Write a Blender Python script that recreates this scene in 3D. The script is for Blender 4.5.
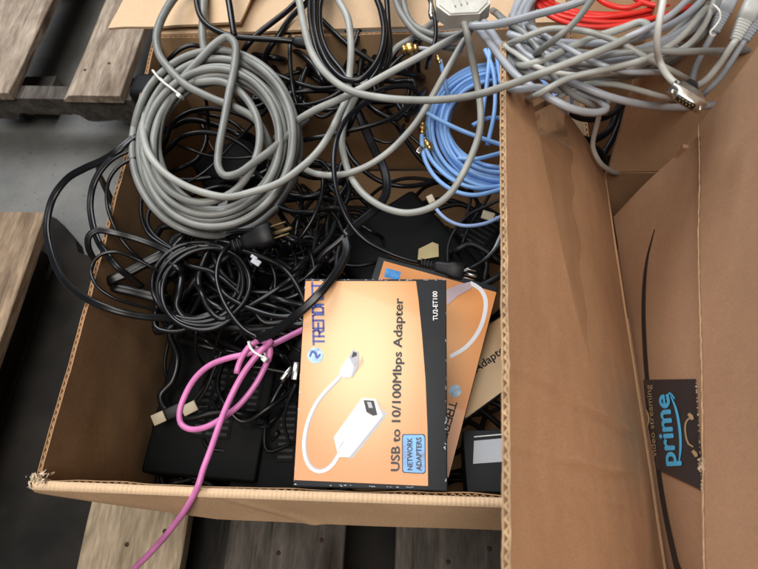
import bpy, bmesh, math, random
from mathutils import Vector, Matrix, noise
random.seed(7)
for o in list(bpy.data.objects): bpy.data.objects.remove(o)
S = bpy.context.scene
COL = S.collection

# ---------------------------------------------------------------- camera
PW, PH, F = 758.0, 569.0, 568.0
CX, CY = PW / 2, PH / 2
HC = 1.0                                   # camera height (m)
_dY = Vector((62., -1207., 568.)).normalized()
_t = -.08
_dX = Vector((1., (62 + 568 * _t) / 1207, _t)).normalized()
_dZ = _dX.cross(_dY)
RM = Matrix((_dX, _dY, _dZ))               # lens frame -> world
CAM = Vector((0, 0, HC))
cd = bpy.data.cameras.new('camera'); co = bpy.data.objects.new('camera', cd); COL.objects.link(co)
cd.sensor_width = 36; cd.lens = F / PW * 36; cd.clip_start = .02; cd.clip_end = 100
mw = Matrix.Identity(4)
for i, v in enumerate((RM @ Vector((1, 0, 0)), RM @ Vector((0, -1, 0)), RM @ Vector((0, 0, -1)))):
    for j in range(3): mw[j][i] = v[j]
mw.translation = CAM
co.matrix_world = mw
S.camera = co
cd.dof.use_dof = True; cd.dof.focus_distance = .62; cd.dof.aperture_fstop = 9.0

# ---------------------------------------------------------------- light
wd = bpy.data.worlds.new('World'); S.world = wd; wd.use_nodes = True
bg = wd.node_tree.nodes['Background']
bg.inputs[0].default_value = (.80, .88, 1.0, 1); bg.inputs[1].default_value = .075
def area(name, loc, target, size, sizey, power, col):
    l = bpy.data.lights.new(name, 'AREA'); l.shape = 'RECTANGLE'; l.size = size; l.size_y = sizey
    l.energy = power; l.color = col
    o = bpy.data.objects.new(name, l); COL.objects.link(o)
    o.location = loc
    o.rotation_euler = (Vector(target) - Vector(loc)).to_track_quat('-Z', 'Y').to_euler()
    return o
area('doorway_light', (-1.3, 2.4, 3.0), (0, .3, .3), 2.2, 1.6, 122, (.93, .96, 1.0))
area('overhead_light', (-.25, -.55, 3.2), (.05, .3, .4), 1.6, 1.6, 82, (1.0, .95, .88))
S.view_settings.view_transform = 'Standard'; S.view_settings.look = 'None'
S.view_settings.exposure = 0.0; S.view_settings.gamma = 1

# ---------------------------------------------------------------- helpers
ZR = .45                                    # height of the box rim
def ray(x, y): return RM @ Vector((x - CX, y - CY, F))
def W(x, y, z):
    d = ray(x, y); return CAM + d * ((z - HC) / d.z)
def WA(x, y, ax, val):
    d = ray(x, y); return CAM + d * ((val - CAM[ax]) / d[ax])
def Z(mm): return ZR + mm / 1000
def depth(p):
    return (RM.transposed() @ (p - CAM)).z
def pxm(p): return depth(p) / F             # metres per photo pixel at p

class MB:
    def __init__(s): s.v = []; s.f = []; s.sm = []
    def add(s, vs, fs, smooth=True):
        b = len(s.v); s.v += [Vector(v) for v in vs]
        for f in fs: s.f.append([i + b for i in f]); s.sm.append(smooth)
    def box(s, c, d, M=None):
        c = Vector(c); vs = []
        for x in (-1, 1):
            for y in (-1, 1):
                for z in (-1, 1): vs.append(c + Vector((x * d[0] / 2, y * d[1] / 2, z * d[2] / 2)))
        if M is not None: vs = [M @ v for v in vs]
        s.add(vs, [(0, 1, 3, 2), (4, 6, 7, 5), (0, 4, 5, 1), (2, 3, 7, 6), (0, 2, 6, 4), (1, 5, 7, 3)], False)
    def rbox(s, c, d, r, M=None, seg=3):
        bm = bmesh.new(); bmesh.ops.create_cube(bm, size=1)
        for v in bm.verts: v.co = Vector((v.co.x * d[0], v.co.y * d[1], v.co.z * d[2]))
        bmesh.ops.bevel(bm, geom=bm.edges[:], offset=r, segments=seg, affect='EDGES', profile=.5)
        bm.verts.index_update()
        vs = [v.co + Vector(c) for v in bm.verts]
        if M is not None: vs = [M @ v for v in vs]
        s.add(vs, [[v.index for v in f.verts] for f in bm.faces], True); bm.free()
    def tube(s, pts, rad, twin=False, n=12, up=Vector((0, -.42, .9)), cap=True, flat=1.0, twist=0.0):
        m = len(pts)
        if not hasattr(rad, '__len__'): rad = [rad] * m
        if twin:
            prof = []
            for k in range(8): a = math.radians(-115 + k * 230 / 7); prof.append((.5 + .5 * math.cos(a), .5 * math.sin(a)))
            for k in range(8): a = math.radians(65 + k * 230 / 7); prof.append((-.5 + .5 * math.cos(a), .5 * math.sin(a)))
        else:
            prof = [(math.cos(2 * math.pi * k / n), flat * math.sin(2 * math.pi * k / n)) for k in range(n)]
        n = len(prof); vs = []; prev = None
        for i, p in enumerate(pts):
            T = (pts[min(i + 1, m - 1)] - pts[max(i - 1, 0)])
            if T.length < 1e-9: T = Vector((1, 0, 0))
            T.normalize()
            if twin or flat != 1.0:
                sd = T.cross(up)
                if sd.length < .15 and prev is not None: sd = prev - T * prev.dot(T)
            else:
                sd = (prev - T * prev.dot(T)) if prev is not None else T.cross(up)
            if sd.length < 1e-6: sd = T.orthogonal()
            sd.normalize()
            if twin and prev is not None and sd.dot(prev) < 0: sd = -sd
            prev = sd; nn = sd.cross(T)
            if twist:
                a = twist * i / m; sd, nn = sd * math.cos(a) + nn * math.sin(a), nn * math.cos(a) - sd * math.sin(a)
            for (a, b) in prof: vs.append(p + (sd * a + nn * b) * rad[i])
        fs = []
        for i in range(m - 1):
            for k in range(n):
                k2 = (k + 1) % n
                fs.append((i * n + k, i * n + k2, (i + 1) * n + k2, (i + 1) * n + k))
        if cap:
            fs.append(tuple(range(n - 1, -1, -1))); fs.append(tuple((m - 1) * n + k for k in range(n)))
        s.add(vs, fs)
    def loft(s, secs, M, e=.5, n=20):
        """secs: (x, w, h[, y]) along the local x axis; superellipse sections"""
        vs = []
        for sec in secs:
            x, w, h = sec[:3]; y0 = sec[3] if len(sec) > 3 else 0
            for k in range(n):
                a = 2 * math.pi * k / n; c, d = math.cos(a), math.sin(a)
                vs.append(M @ Vector((x, y0 + math.copysign(abs(c) ** e, c) * w / 2, math.copysign(abs(d) ** e, d) * h / 2)))
        fs = []
        for i in range(len(secs) - 1):
            for k in range(n):
                k2 = (k + 1) % n
                fs.append((i * n + k, (i + 1) * n + k, (i + 1) * n + k2, i * n + k2))
        fs.append(tuple(range(n))); fs.append(tuple((len(secs) - 1) * n + k for k in range(n - 1, -1, -1)))
        s.add(vs, fs)
    def sheet(s, fn, nu, nv, t0=0.0, t1=.004):
        """fn(u,v)->point; a board between offsets t0 and t1 along its normal"""
        P = [[fn(i / nu, j / nv) for j in range(nv + 1)] for i in range(nu + 1)]
        A = []; B = []
        for i in range(nu + 1):
            for j in range(nv + 1):
                du = P[min(i + 1, nu)][j] - P[max(i - 1, 0)][j]; dv = P[i][min(j + 1, nv)] - P[i][max(j - 1, 0)]
                nn = du.cross(dv)
                nn = nn.normalized() if nn.length > 1e-12 else Vector((0, 0, 1))
                A.append(P[i][j] + nn * t0); B.append(P[i][j] + nn * t1)
        w = nv + 1; N = len(A); fs = []
        for i in range(nu):
            for j in range(nv):
                a, b, c, d = i * w + j, (i + 1) * w + j, (i + 1) * w + j + 1, i * w + j + 1
                fs.append((N + a, N + b, N + c, N + d)); fs.append((a, d, c, b))
        s.add(A + B, fs)
        ed = []
        for i in range(nu): ed.append((i * w, (i + 1) * w)); ed.append(((i + 1) * w + nv, i * w + nv))
        for j in range(nv): ed.append((j + 1, j)); ed.append((nu * w + j, nu * w + j + 1))
        base = len(s.v) - 2 * N
        vs = []; fs = []
        for a, b in ed:
            q = len(vs); vs += [A[a], A[b], B[b], B[a]]; fs.append((q, q + 1, q + 2, q + 3))
        s.add(vs, fs, False)
    def wave(s, fn, length, t, pitch=.0075, v0=0., v1=1., u0=0., u1=1., thk=.0003):
        """fluted medium between two liners; flutes run along v"""
        m = int(length * (u1 - u0) / pitch * 8); vs = []
        for i in range(m + 1):
            u = u0 + (u1 - u0) * i / m; e = 1e-3
            a = fn(u, v0); b = fn(u, v1)
            nn = (fn(min(u + e, 1), v0) - fn(max(u - e, 0), v0)).cross(b - a).normalized()
            h = t / 2 + (t / 2 - .0010) * (1 - .45 * max(0, nz(i * .021, 3.7)) - .3 * abs(nz(i * .13, 1.2))) * math.sin(2 * math.pi * i / 8 + 1.6 * nz(i * .03, 9.1))
            vs += [a + nn * (h - thk), b + nn * (h - thk), a + nn * (h + thk), b + nn * (h + thk)]
        fs = []
        for i in range(m):
            q = i * 4; fs += [(q, q + 4, q + 5, q + 1), (q + 2, q + 3, q + 7, q + 6), (q, q + 2, q + 6, q + 4)]
        s.add(vs, fs)
    def prism(s, poly, z0, z1, M=None):
        n = len(poly)
        vs = [Vector((x, y, z0)) for x, y in poly] + [Vector((x, y, z1)) for x, y in poly]
        if M is not None: vs = [M @ v for v in vs]
        s.add(vs, [tuple(range(n - 1, -1, -1)), tuple(range(n, 2 * n))] + [(i, (i + 1) % n, n + (i + 1) % n, n + i) for i in range(n)], False)
    def build(s, name, mat, parent=None, inv=None, recenter=True):
        vs = s.v
        org = Vector((0, 0, 0))
        if parent is None and recenter and vs:
            lo = Vector([min(v[k] for v in vs) for k in range(3)]); hi = Vector([max(v[k] for v in vs) for k in range(3)])
            org = Vector(((lo.x + hi.x) / 2, (lo.y + hi.y) / 2, lo.z)); vs = [v - org for v in vs]
        elif parent is not None:
            im = WM[parent.name].inverted() if inv is None else inv
            vs = [im @ v for v in vs]
        me = bpy.data.meshes.new(name); me.from_pydata(vs, [], s.f)
        me.polygons.foreach_set('use_smooth', s.sm); me.materials.append(mat); me.update()
        o = bpy.data.objects.new(name, me); COL.objects.link(o)
        if parent is not None: o.parent = parent; WM[o.name] = WM[parent.name].copy()
        else: o.location = org; WM[o.name] = Matrix.Translation(org)
        return o
WM = {}                                     # world matrices of parents (parts are given in world coordinates)
IDN = Matrix.Identity(4)
def tag(o, label=None, cat=None, group=None, kind=None):
    if label: o['label'] = label
    if cat: o['category'] = cat
    if group: o['group'] = group
    if kind: o['kind'] = kind
    return o
def thing(name, label, cat, M, group=None):
    if not isinstance(M, Matrix): M = Matrix.Translation(Vector(M))
    o = bpy.data.objects.new(name, None); COL.objects.link(o); o.empty_display_size = .02
    o.matrix_world = M; WM[o.name] = M.copy()
    return tag(o, label, cat, group)
def frame(a, b, up=Vector((0, -.42, .9))):
    """matrix at a, x axis towards b, z axis as near to up as it can be"""
    x = (b - a).normalized(); y = up.cross(x).normalized(); z = x.cross(y)
    M = Matrix.Identity(4)
    for i, v in enumerate((x, y, z)):
        for j in range(3): M[j][i] = v[j]
    M.translation = a
    return M
def lerp(a, b, t): return a + (b - a) * t
def nz(x, y=0., z=0.): return noise.noise(Vector((x, y, z)))
def spline(P, step=.005):
    """centripetal-ish Catmull-Rom through P, resampled"""
    out = []
    n = len(P)
    for i in range(n - 1):
        p0 = P[i - 1] if i > 0 else P[0] * 2 - P[1]
        p1, p2 = P[i], P[i + 1]
        p3 = P[i + 2] if i + 2 < n else P[-1] * 2 - P[-2]
        d = (p2 - p1).length; k = max(2, int(d / step) + 1)
        d0 = max((p1 - p0).length, 1e-5) ** .5; d1 = max(d, 1e-5) ** .5; d2 = max((p3 - p2).length, 1e-5) ** .5
        m1 = ((p1 - p0) / d0 - (p2 - p0) / (d0 + d1) + (p2 - p1) / d1) * d1
        m2 = ((p2 - p1) / d1 - (p3 - p1) / (d1 + d2) + (p3 - p2) / d2) * d1
        for j in range(k):
            t = j / k; t2 = t * t; t3 = t2 * t
            out.append(p1 * (2 * t3 - 3 * t2 + 1) + m1 * (t3 - 2 * t2 + t) + p2 * (3 * t2 - 2 * t3) + m2 * (t3 - t2))
    out.append(P[-1])
    return out
def T(s):
    """'x,y,mm x,y,mm ...' -> world points (mm above the box rim)"""
    r = []
    for q in s.split():
        a = [float(k) for k in q.split(',')]
        r.append(W(a[0], a[1], Z(a[2])))
    return r
def cord(mb, s, w, twin=False, wob=.5, n=12, twist=0.):
    if isinstance(s, str):                    # strands that leave the picture at the top run on and fall behind the box
        q = [[float(k) for k in t.split(',')] for t in s.split()]
        on = lambda a: [[a[0], -40, a[2] - 4], [a[0] + 5, -75, a[2] - 50], [a[0] + 9, -95, max(a[2] - 170, -280)]]
        if q[0][1] < -5: q = on(q[0])[::-1] + q
        if q[-1][1] < -5: q = q + on(q[-1])
        s = ' '.join('%g,%g,%g' % tuple(t) for t in q)
    pts = spline(T(s) if isinstance(s, str) else s)
    sd = random.uniform(0, 99)
    q = [p + Vector((nz(i * .035, sd), nz(i * .035, sd + 5), nz(i * .035, sd + 9))) * wob * .0030 + Vector((nz(i * .13, sd + 1), nz(i * .13, sd + 6), nz(i * .13, sd + 8))) * wob * .0009 for i, p in enumerate(pts)]
    f_ = .94 if twin else .82
    r = [w / 2 * f_ * pxm(p) * (1 + .03 * nz(i * .11, sd + 3)) for i, p in enumerate(q)]
    mb.tube(q, r, twin, n=n, twist=twist)
    return q

# ---------------------------------------------------------------- materials
def mat(name, col, rough=.5, metal=0., spec=.5, var=0., vscale=30., bump=0., bscale=200., coat=0.):
    m = bpy.data.materials.new(name); m.use_nodes = True
    nt = m.node_tree; b = nt.nodes['Principled BSDF']
    b.inputs['Base Color'].default_value = (*col, 1); b.inputs['Roughness'].default_value = rough
    b.inputs['Metallic'].default_value = metal; b.inputs['Specular IOR Level'].default_value = spec
    b.inputs['Coat Weight'].default_value = coat
    tc = nt.nodes.new('ShaderNodeTexCoord')
    if var:
        n = nt.nodes.new('ShaderNodeTexNoise'); n.inputs['Scale'].default_value = vscale; n.inputs['Detail'].default_value = 6
        r = nt.nodes.new('ShaderNodeValToRGB')
        r.color_ramp.elements[0].position = .3; r.color_ramp.elements[1].position = .72
        r.color_ramp.elements[0].color = (*[c * (1 - var) for c in col], 1)
        r.color_ramp.elements[1].color = (*[min(1, c * (1 + var)) for c in col], 1)
        nt.links.new(tc.outputs['Object'], n.inputs['Vector']); nt.links.new(n.outputs['Fac'], r.inputs['Fac'])
        nt.links.new(r.outputs['Color'], b.inputs['Base Color'])
        mr = nt.nodes.new('ShaderNodeMapRange'); mr.inputs['To Min'].default_value = max(.05, rough - .1); mr.inputs['To Max'].default_value = min(1, rough + .14)
        nt.links.new(n.outputs['Fac'], mr.inputs['Value']); nt.links.new(mr.outputs['Result'], b.inputs['Roughness'])
    if bump:
        n2 = nt.nodes.new('ShaderNodeTexNoise'); n2.inputs['Scale'].default_value = bscale; n2.inputs['Detail'].default_value = 4
        bp = nt.nodes.new('ShaderNodeBump'); bp.inputs['Strength'].default_value = bump; bp.inputs['Distance'].default_value = .001
        nt.links.new(tc.outputs['Object'], n2.inputs['Vector']); nt.links.new(n2.outputs['Fac'], bp.inputs['Height'])
        nt.links.new(bp.outputs['Normal'], b.inputs['Normal'])
    return m
def cardboard(name, col, flute=(1, 0, 0), pitch=.0075, streak=.5, blot=.5, seed=0.):
    """kraft liner: fibre speckle, faint flute ridges, scuffs"""
    m = bpy.data.materials.new(name); m.use_nodes = True; nt = m.node_tree; L = nt.links; N = nt.nodes.new
    b = nt.nodes['Principled BSDF']; b.inputs['Roughness'].default_value = .84; b.inputs['Specular IOR Level'].default_value = .2
    tc = N('ShaderNodeTexCoord')
    mp = N('ShaderNodeMapping'); mp.inputs['Location'].default_value = (seed, seed * .7, 0); L.new(tc.outputs['Object'], mp.inputs['Vector'])
    big = N('ShaderNodeTexNoise'); big.inputs['Scale'].default_value = 9; big.inputs['Detail'].default_value = 5; L.new(mp.outputs[0], big.inputs['Vector'])
    fib = N('ShaderNodeTexNoise'); fib.inputs['Scale'].default_value = 900; fib.inputs['Detail'].default_value = 3
    sc = N('ShaderNodeMapping'); sc.inputs['Scale'].default_value = tuple(1.0 if f else .3 for f in flute); L.new(mp.outputs[0], sc.inputs['Vector']); L.new(sc.outputs[0], fib.inputs['Vector'])
    mid = N('ShaderNodeTexNoise'); mid.inputs['Scale'].default_value = 60; mid.inputs['Detail'].default_value = 6; mid.inputs['Roughness'].default_value = .7; L.new(mp.outputs[0], mid.inputs['Vector'])
    r = N('ShaderNodeValToRGB'); r.color_ramp.elements[0].position = .25; r.color_ramp.elements[1].position = .75
    r.color_ramp.elements[0].color = (*[c * (1 - .26 * blot) for c in col], 1); r.color_ramp.elements[1].color = (*[c * (1 + .22 * blot) for c in col], 1)
    L.new(big.outputs['Fac'], r.inputs['Fac'])
    mx = N('ShaderNodeMix'); mx.data_type = 'RGBA'; mx.blend_type = 'OVERLAY'; mx.inputs[0].default_value = .2
    L.new(r.outputs[0], mx.inputs[6]); L.new(fib.outputs['Fac'], mx.inputs[7])
    mx2 = N('ShaderNodeMix'); mx2.data_type = 'RGBA'; mx2.blend_type = 'OVERLAY'; mx2.inputs[0].default_value = .10
    L.new(mx.outputs[2], mx2.inputs[6]); L.new(mid.outputs['Fac'], mx2.inputs[7])
    L.new(mx2.outputs[2], b.inputs['Base Color'])
    sp = N('ShaderNodeSeparateXYZ'); L.new(tc.outputs['Object'], sp.inputs[0])
    dt = N('ShaderNodeVectorMath'); dt.operation = 'DOT_PRODUCT'; dt.inputs[1].default_value = [f * 2 * math.pi / pitch for f in flute]
    L.new(tc.outputs['Object'], dt.inputs[0])
    sn = N('ShaderNodeMath'); sn.operation = 'SINE'; L.new(dt.outputs['Value'], sn.inputs[0])
    mm = N('ShaderNodeMath'); mm.operation = 'MULTIPLY'; mm.inputs[1].default_value = .12 * streak; L.new(sn.outputs[0], mm.inputs[0])
    ad = N('ShaderNodeMath'); ad.operation = 'ADD'; L.new(mm.outputs[0], ad.inputs[0])
    m3 = N('ShaderNodeMath'); m3.operation = 'MULTIPLY'; m3.inputs[1].default_value = 1.6; L.new(mid.outputs['Fac'], m3.inputs[0]); L.new(m3.outputs[0], ad.inputs[1])
    bp = N('ShaderNodeBump'); bp.inputs['Strength'].default_value = .16; bp.inputs['Distance'].default_value = .001
    L.new(ad.outputs[0], bp.inputs['Height']); L.new(bp.outputs['Normal'], b.inputs['Normal'])
    return m
def wood(name, c0, c1, seed, stain=.5):
    m = bpy.data.materials.new(name); m.use_nodes = True; nt = m.node_tree; L = nt.links; N = nt.nodes.new
    b = nt.nodes['Principled BSDF']; b.inputs['Roughness'].default_value = .8; b.inputs['Specular IOR Level'].default_value = .25
    tc = N('ShaderNodeTexCoord'); mp = N('ShaderNodeMapping'); mp.inputs['Location'].default_value = (seed * 3.1, seed, seed * .3); mp.inputs['Scale'].default_value = (1, .15, 1)
    L.new(tc.outputs['Object'], mp.inputs['Vector'])
    a = N('ShaderNodeTexNoise'); a.inputs['Scale'].default_value = 42; a.inputs['Detail'].default_value = 8; a.inputs['Distortion'].default_value = .9; L.new(mp.outputs[0], a.inputs['Vector'])
    g = N('ShaderNodeTexNoise'); g.inputs['Scale'].default_value = 240; g.inputs['Detail'].default_value = 4; L.new(mp.outputs[0], g.inputs['Vector'])
    s_ = N('ShaderNodeTexNoise'); s_.inputs['Scale'].default_value = 11; s_.inputs['Detail'].default_value = 5; L.new(tc.outputs['Object'], s_.inputs['Vector'])
    r = N('ShaderNodeValToRGB'); r.color_ramp.elements[0].position = .32; r.color_ramp.elements[1].position = .68
    r.color_ramp.elements[0].color = (*c0, 1); r.color_ramp.elements[1].color = (*c1, 1); L.new(a.outputs['Fac'], r.inputs['Fac'])
    mx = N('ShaderNodeMix'); mx.data_type = 'RGBA'; mx.blend_type = 'OVERLAY'; mx.inputs[0].default_value = .6; L.new(r.outputs[0], mx.inputs[6]); L.new(g.outputs['Fac'], mx.inputs[7])
    r2 = N('ShaderNodeValToRGB'); r2.color_ramp.elements[0].position = .38; r2.color_ramp.elements[1].position = .6
    r2.color_ramp.elements[0].color = (.55, .53, .5, 1); r2.color_ramp.elements[1].color = (1, 1, 1, 1); L.new(s_.outputs['Fac'], r2.inputs['Fac'])
    mx2 = N('ShaderNodeMix'); mx2.data_type = 'RGBA'; mx2.blend_type = 'MULTIPLY'; mx2.inputs[0].default_value = stain; L.new(mx.outputs[2], mx2.inputs[6]); L.new(r2.outputs[0], mx2.inputs[7])
    mp3 = N('ShaderNodeMapping'); mp3.inputs['Location'].default_value = (seed, seed * 2, 0); mp3.inputs['Scale'].default_value = (1, .035, 1); L.new(tc.outputs['Object'], mp3.inputs['Vector'])
    ck = N('ShaderNodeTexNoise'); ck.inputs['Scale'].default_value = 75; ck.inputs['Detail'].default_value = 2; L.new(mp3.outputs[0], ck.inputs['Vector'])
    r3 = N('ShaderNodeValToRGB'); r3.color_ramp.elements[0].position = .27; r3.color_ramp.elements[1].position = .36
    r3.color_ramp.elements[0].color = (.22, .17, .13, 1); r3.color_ramp.elements[1].color = (1, 1, 1, 1); L.new(ck.outputs['Fac'], r3.inputs['Fac'])
    vo = N('ShaderNodeTexVoronoi'); vo.inputs['Scale'].default_value = 7; mp4 = N('ShaderNodeMapping'); mp4.inputs['Location'].default_value = (seed * 5, seed, 0); mp4.inputs['Scale'].default_value = (1, .55, 1); L.new(tc.outputs['Object'], mp4.inputs['Vector']); L.new(mp4.outputs[0], vo.inputs['Vector'])
    r4 = N('ShaderNodeValToRGB'); r4.color_ramp.elements[0].position = .05; r4.color_ramp.elements[1].position = .15
    r4.color_ramp.elements[0].color = (.35, .24, .16, 1); r4.color_ramp.elements[1].color = (1, 1, 1, 1); L.new(vo.outputs['Distance'], r4.inputs['Fac'])
    mx3 = N('ShaderNodeMix'); mx3.data_type = 'RGBA'; mx3.blend_type = 'MULTIPLY'; mx3.inputs[0].default_value = .8; L.new(mx2.outputs[2], mx3.inputs[6]); L.new(r3.outputs[0], mx3.inputs[7])
    mx4 = N('ShaderNodeMix'); mx4.data_type = 'RGBA'; mx4.blend_type = 'MULTIPLY'; mx4.inputs[0].default_value = .8; L.new(mx3.outputs[2], mx4.inputs[6]); L.new(r4.outputs[0], mx4.inputs[7])
    L.new(mx4.outputs[2], b.inputs['Base Color'])
    bp = N('ShaderNodeBump'); bp.inputs['Strength'].default_value = .5; bp.inputs['Distance'].default_value = .002; L.new(g.outputs['Fac'], bp.inputs['Height']); L.new(bp.outputs['Normal'], b.inputs['Normal'])
    return m
def concrete():
    m = bpy.data.materials.new('concrete'); m.use_nodes = True; nt = m.node_tree; L = nt.links; N = nt.nodes.new
    b = nt.nodes['Principled BSDF']; b.inputs['Roughness'].default_value = .6
    tc = N('ShaderNodeTexCoord')
    a = N('ShaderNodeTexNoise'); a.inputs['Scale'].default_value = 5; a.inputs['Detail'].default_value = 9; a.inputs['Roughness'].default_value = .62; L.new(tc.outputs['Object'], a.inputs['Vector'])
    r = N('ShaderNodeValToRGB'); r.color_ramp.elements[0].position = .3; r.color_ramp.elements[1].position = .7
    r.color_ramp.elements[0].color = (.072, .071, .066, 1); r.color_ramp.elements[1].color = (.165, .162, .152, 1); L.new(a.outputs['Fac'], r.inputs['Fac'])
    s_ = N('ShaderNodeTexNoise'); s_.inputs['Scale'].default_value = 85; s_.inputs['Detail'].default_value = 3; L.new(tc.outputs['Object'], s_.inputs['Vector'])
    r2 = N('ShaderNodeValToRGB'); r2.color_ramp.elements[0].position = .26; r2.color_ramp.elements[1].position = .36
    r2.color_ramp.elements[0].color = (.3, .28, .26, 1); r2.color_ramp.elements[1].color = (1, 1, 1, 1); L.new(s_.outputs['Fac'], r2.inputs['Fac'])
    mx = N('ShaderNodeMix'); mx.data_type = 'RGBA'; mx.blend_type = 'MULTIPLY'; mx.inputs[0].default_value = .7; L.new(r.outputs[0], mx.inputs[6]); L.new(r2.outputs[0], mx.inputs[7])
    L.new(mx.outputs[2], b.inputs['Base Color'])
    bp = N('ShaderNodeBump'); bp.inputs['Strength'].default_value = .25; bp.inputs['Distance'].default_value = .003; L.new(s_.outputs['Fac'], bp.inputs['Height']); L.new(bp.outputs['Normal'], b.inputs['Normal'])
    return m
def print_paper(name, inner, outer, centre, span):
    """printed carton front: pale glow fading to orange, as printed"""
    m = bpy.data.materials.new(name); m.use_nodes = True; nt = m.node_tree; L = nt.links; N = nt.nodes.new
    b = nt.nodes['Principled BSDF']; b.inputs['Roughness'].default_value = .42; b.inputs['Coat Weight'].default_value = .15
    tc = N('ShaderNodeTexCoord'); mp = N('ShaderNodeMapping'); mp.vector_type = 'TEXTURE'
    mp.inputs['Location'].default_value = centre; mp.inputs['Scale'].default_value = span; L.new(tc.outputs['Object'], mp.inputs['Vector'])
    ln = N('ShaderNodeVectorMath'); ln.operation = 'LENGTH'; L.new(mp.outputs[0], ln.inputs[0])
    r = N('ShaderNodeValToRGB'); r.color_ramp.interpolation = 'EASE'
    r.color_ramp.elements[0].position = .1; r.color_ramp.elements[0].color = (*inner, 1)
    r.color_ramp.elements[1].position = 1.0; r.color_ramp.elements[1].color = (*outer, 1)
    L.new(ln.outputs['Value'], r.inputs['Fac']); L.new(r.outputs[0], b.inputs['Base Color'])
    return m
KR = (.40, .235, .125)
M = {}
M['card'] = cardboard('kraft_cardboard', KR, (1, 0, 0), streak=.25)
M['card_in'] = cardboard('kraft_inside', (.44, .275, .15), (1, 0, 0), seed=3.)
M['card_flap'] = cardboard('kraft_flap', (.41, .232, .127), (0, 1, 0), seed=5.2, streak=.35, blot=.35)
M['card_print'] = cardboard('kraft_shipping', (.41, .245, .147), (0, 1, 0), seed=9.4, streak=.25, blot=.35)
M['card_light'] = cardboard('kraft_pale', (.62, .44, .28), (0, 1, 0), seed=2.1, streak=.2, blot=.3)
M['kraft_edge'] = mat('raw_kraft_edge', (.44, .295, .17), .9, var=.25, vscale=90)
M['card_edge'] = mat('torn_paper', (.60, .48, .34), .9, var=.15)
M['tape'] = mat('clear_tape', (.36, .205, .11), .16, var=.06, vscale=20, coat=.6, bump=.3, bscale=14)
M['wood1'] = wood('grey_pallet_wood', (.20, .148, .108), (.45, .365, .285), 1.)
M['wood2'] = wood('brown_pallet_wood', (.17, .115, .075), (.36, .26, .17), 4.)
M['wood3'] = wood('pale_pallet_wood', (.20, .15, .095), (.38, .295, .20), 7.)
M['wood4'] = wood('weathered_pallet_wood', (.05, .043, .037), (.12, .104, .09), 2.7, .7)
M['nail'] = mat('rusty_nail', (.05, .03, .02), .7, .5)
M['concrete'] = concrete()
M['grey'] = mat('warm_grey_pvc', (.205, .208, .195), .42, var=.24, vscale=30, bump=.12)
M['bluegrey'] = mat('blue_grey_pvc', (.315, .33, .36), .36, var=.2, vscale=26, bump=.1)
M['midgrey'] = mat('mid_grey_pvc', (.215, .22, .212), .4, var=.12, vscale=18)
M['arc'] = mat('light_grey_pvc', (.33, .335, .31), .4, var=.22, vscale=26, bump=.12)
M['palegrey'] = mat('pale_grey_pvc', (.50, .50, .47), .4, var=.08, vscale=18)
M['black'] = mat('black_pvc', (.005, .005, .006), .3, spec=.4, var=.25, vscale=25)
M['blackm'] = mat('matt_black_rubber', (.006, .006, .007), .45, spec=.28, var=.2, vscale=40, bump=.1)
M['plastic'] = mat('black_device_plastic', (.004, .0045, .005), .6, spec=.14, var=.2, vscale=20, bump=.12, bscale=900)
M['blue'] = mat('blue_jacket', (.25, .47, .87), .33, var=.12, vscale=24)
M['paleblue'] = mat('pale_blue_jacket', (.30, .42, .72), .35, var=.1, vscale=24)
M['red'] = mat('red_jacket', (.72, .035, .025), .33, var=.12, vscale=24)
M['pink'] = mat('pink_jacket', (.62, .185, .43), .36, var=.2, vscale=30, bump=.12)
M['white'] = mat('white_nylon', (.78, .77, .73), .35)
M['brass'] = mat('dull_brass', (.20, .15, .07), .5, .7, var=.3, vscale=60)
M['gold'] = mat('gold_plate', (.62, .42, .16), .36, 1., var=.2, vscale=90)
M['steel'] = mat('nickel_shell', (.62, .60, .56), .27, 1., var=.15, vscale=80, bump=.08, bscale=300)
M['hood'] = mat('metallised_hood', (.55, .53, .48), .45, .35, var=.15, vscale=60, bump=.1, bscale=300)
M['beige'] = mat('beige_clip', (.42, .35, .24), .45, var=.1)
M['dark'] = mat('dark_recess', (.006, .006, .007), .6)
M['tan'] = mat('tan_paper_tag', (.42, .34, .17), .6, var=.15)
M['mat'] = mat('painted_floor_shade', (.014, .012, .010), .85, spec=.2, var=.5, vscale=14, bump=.2, bscale=60)  # colour of the added floor sheet, dark with painted shade
M['wood5'] = wood('shade_dark_pallet_wood', (.018, .016, .014), (.045, .039, .033), 3.3, .7)  # wood under the deck, shade below the boards put into its colour
M['ink'] = mat('black_ink', (.018, .018, .02), .5)
M['bandink'] = mat('printed_black_band', (.015, .017, .02), .5, spec=.3, var=.25, vscale=30)
M['blueink'] = mat('blue_ink', (.05, .075, .33), .45)
M['whiteink'] = mat('white_ink', (.82, .82, .82), .5)
M['tapeblack'] = mat('black_box_tape', (.022, .024, .032), .34, var=.2, vscale=30, coat=.2)
M['cyanink'] = mat('cyan_ink', (.10, .56, .95), .45)
M['tanink'] = mat('tan_ink', (.50, .36, .20), .55)
M['sticker'] = mat('blue_sticker', (.07, .28, .68), .3, var=.6, vscale=70)
M['front1'] = print_paper('printed_front', (.80, .56, .29), (.63, .22, .045), (-.012, .028, .0), (.088, .125, 1))
M['front2'] = print_paper('printed_front_dim', (.86, .50, .24), (.74, .29, .08), (0, .0, 0), (.09, .12, 1))
M['front3'] = print_paper('printed_front_cream', (.80, .60, .38), (.72, .42, .20), (0, .0, 0), (.09, .12, 1))
M['logo'] = mat('logo_disc', (.36, .55, .86), .35, var=.5, vscale=140)
M['art'] = mat('printed_white', (.80, .80, .84), .42)
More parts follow.
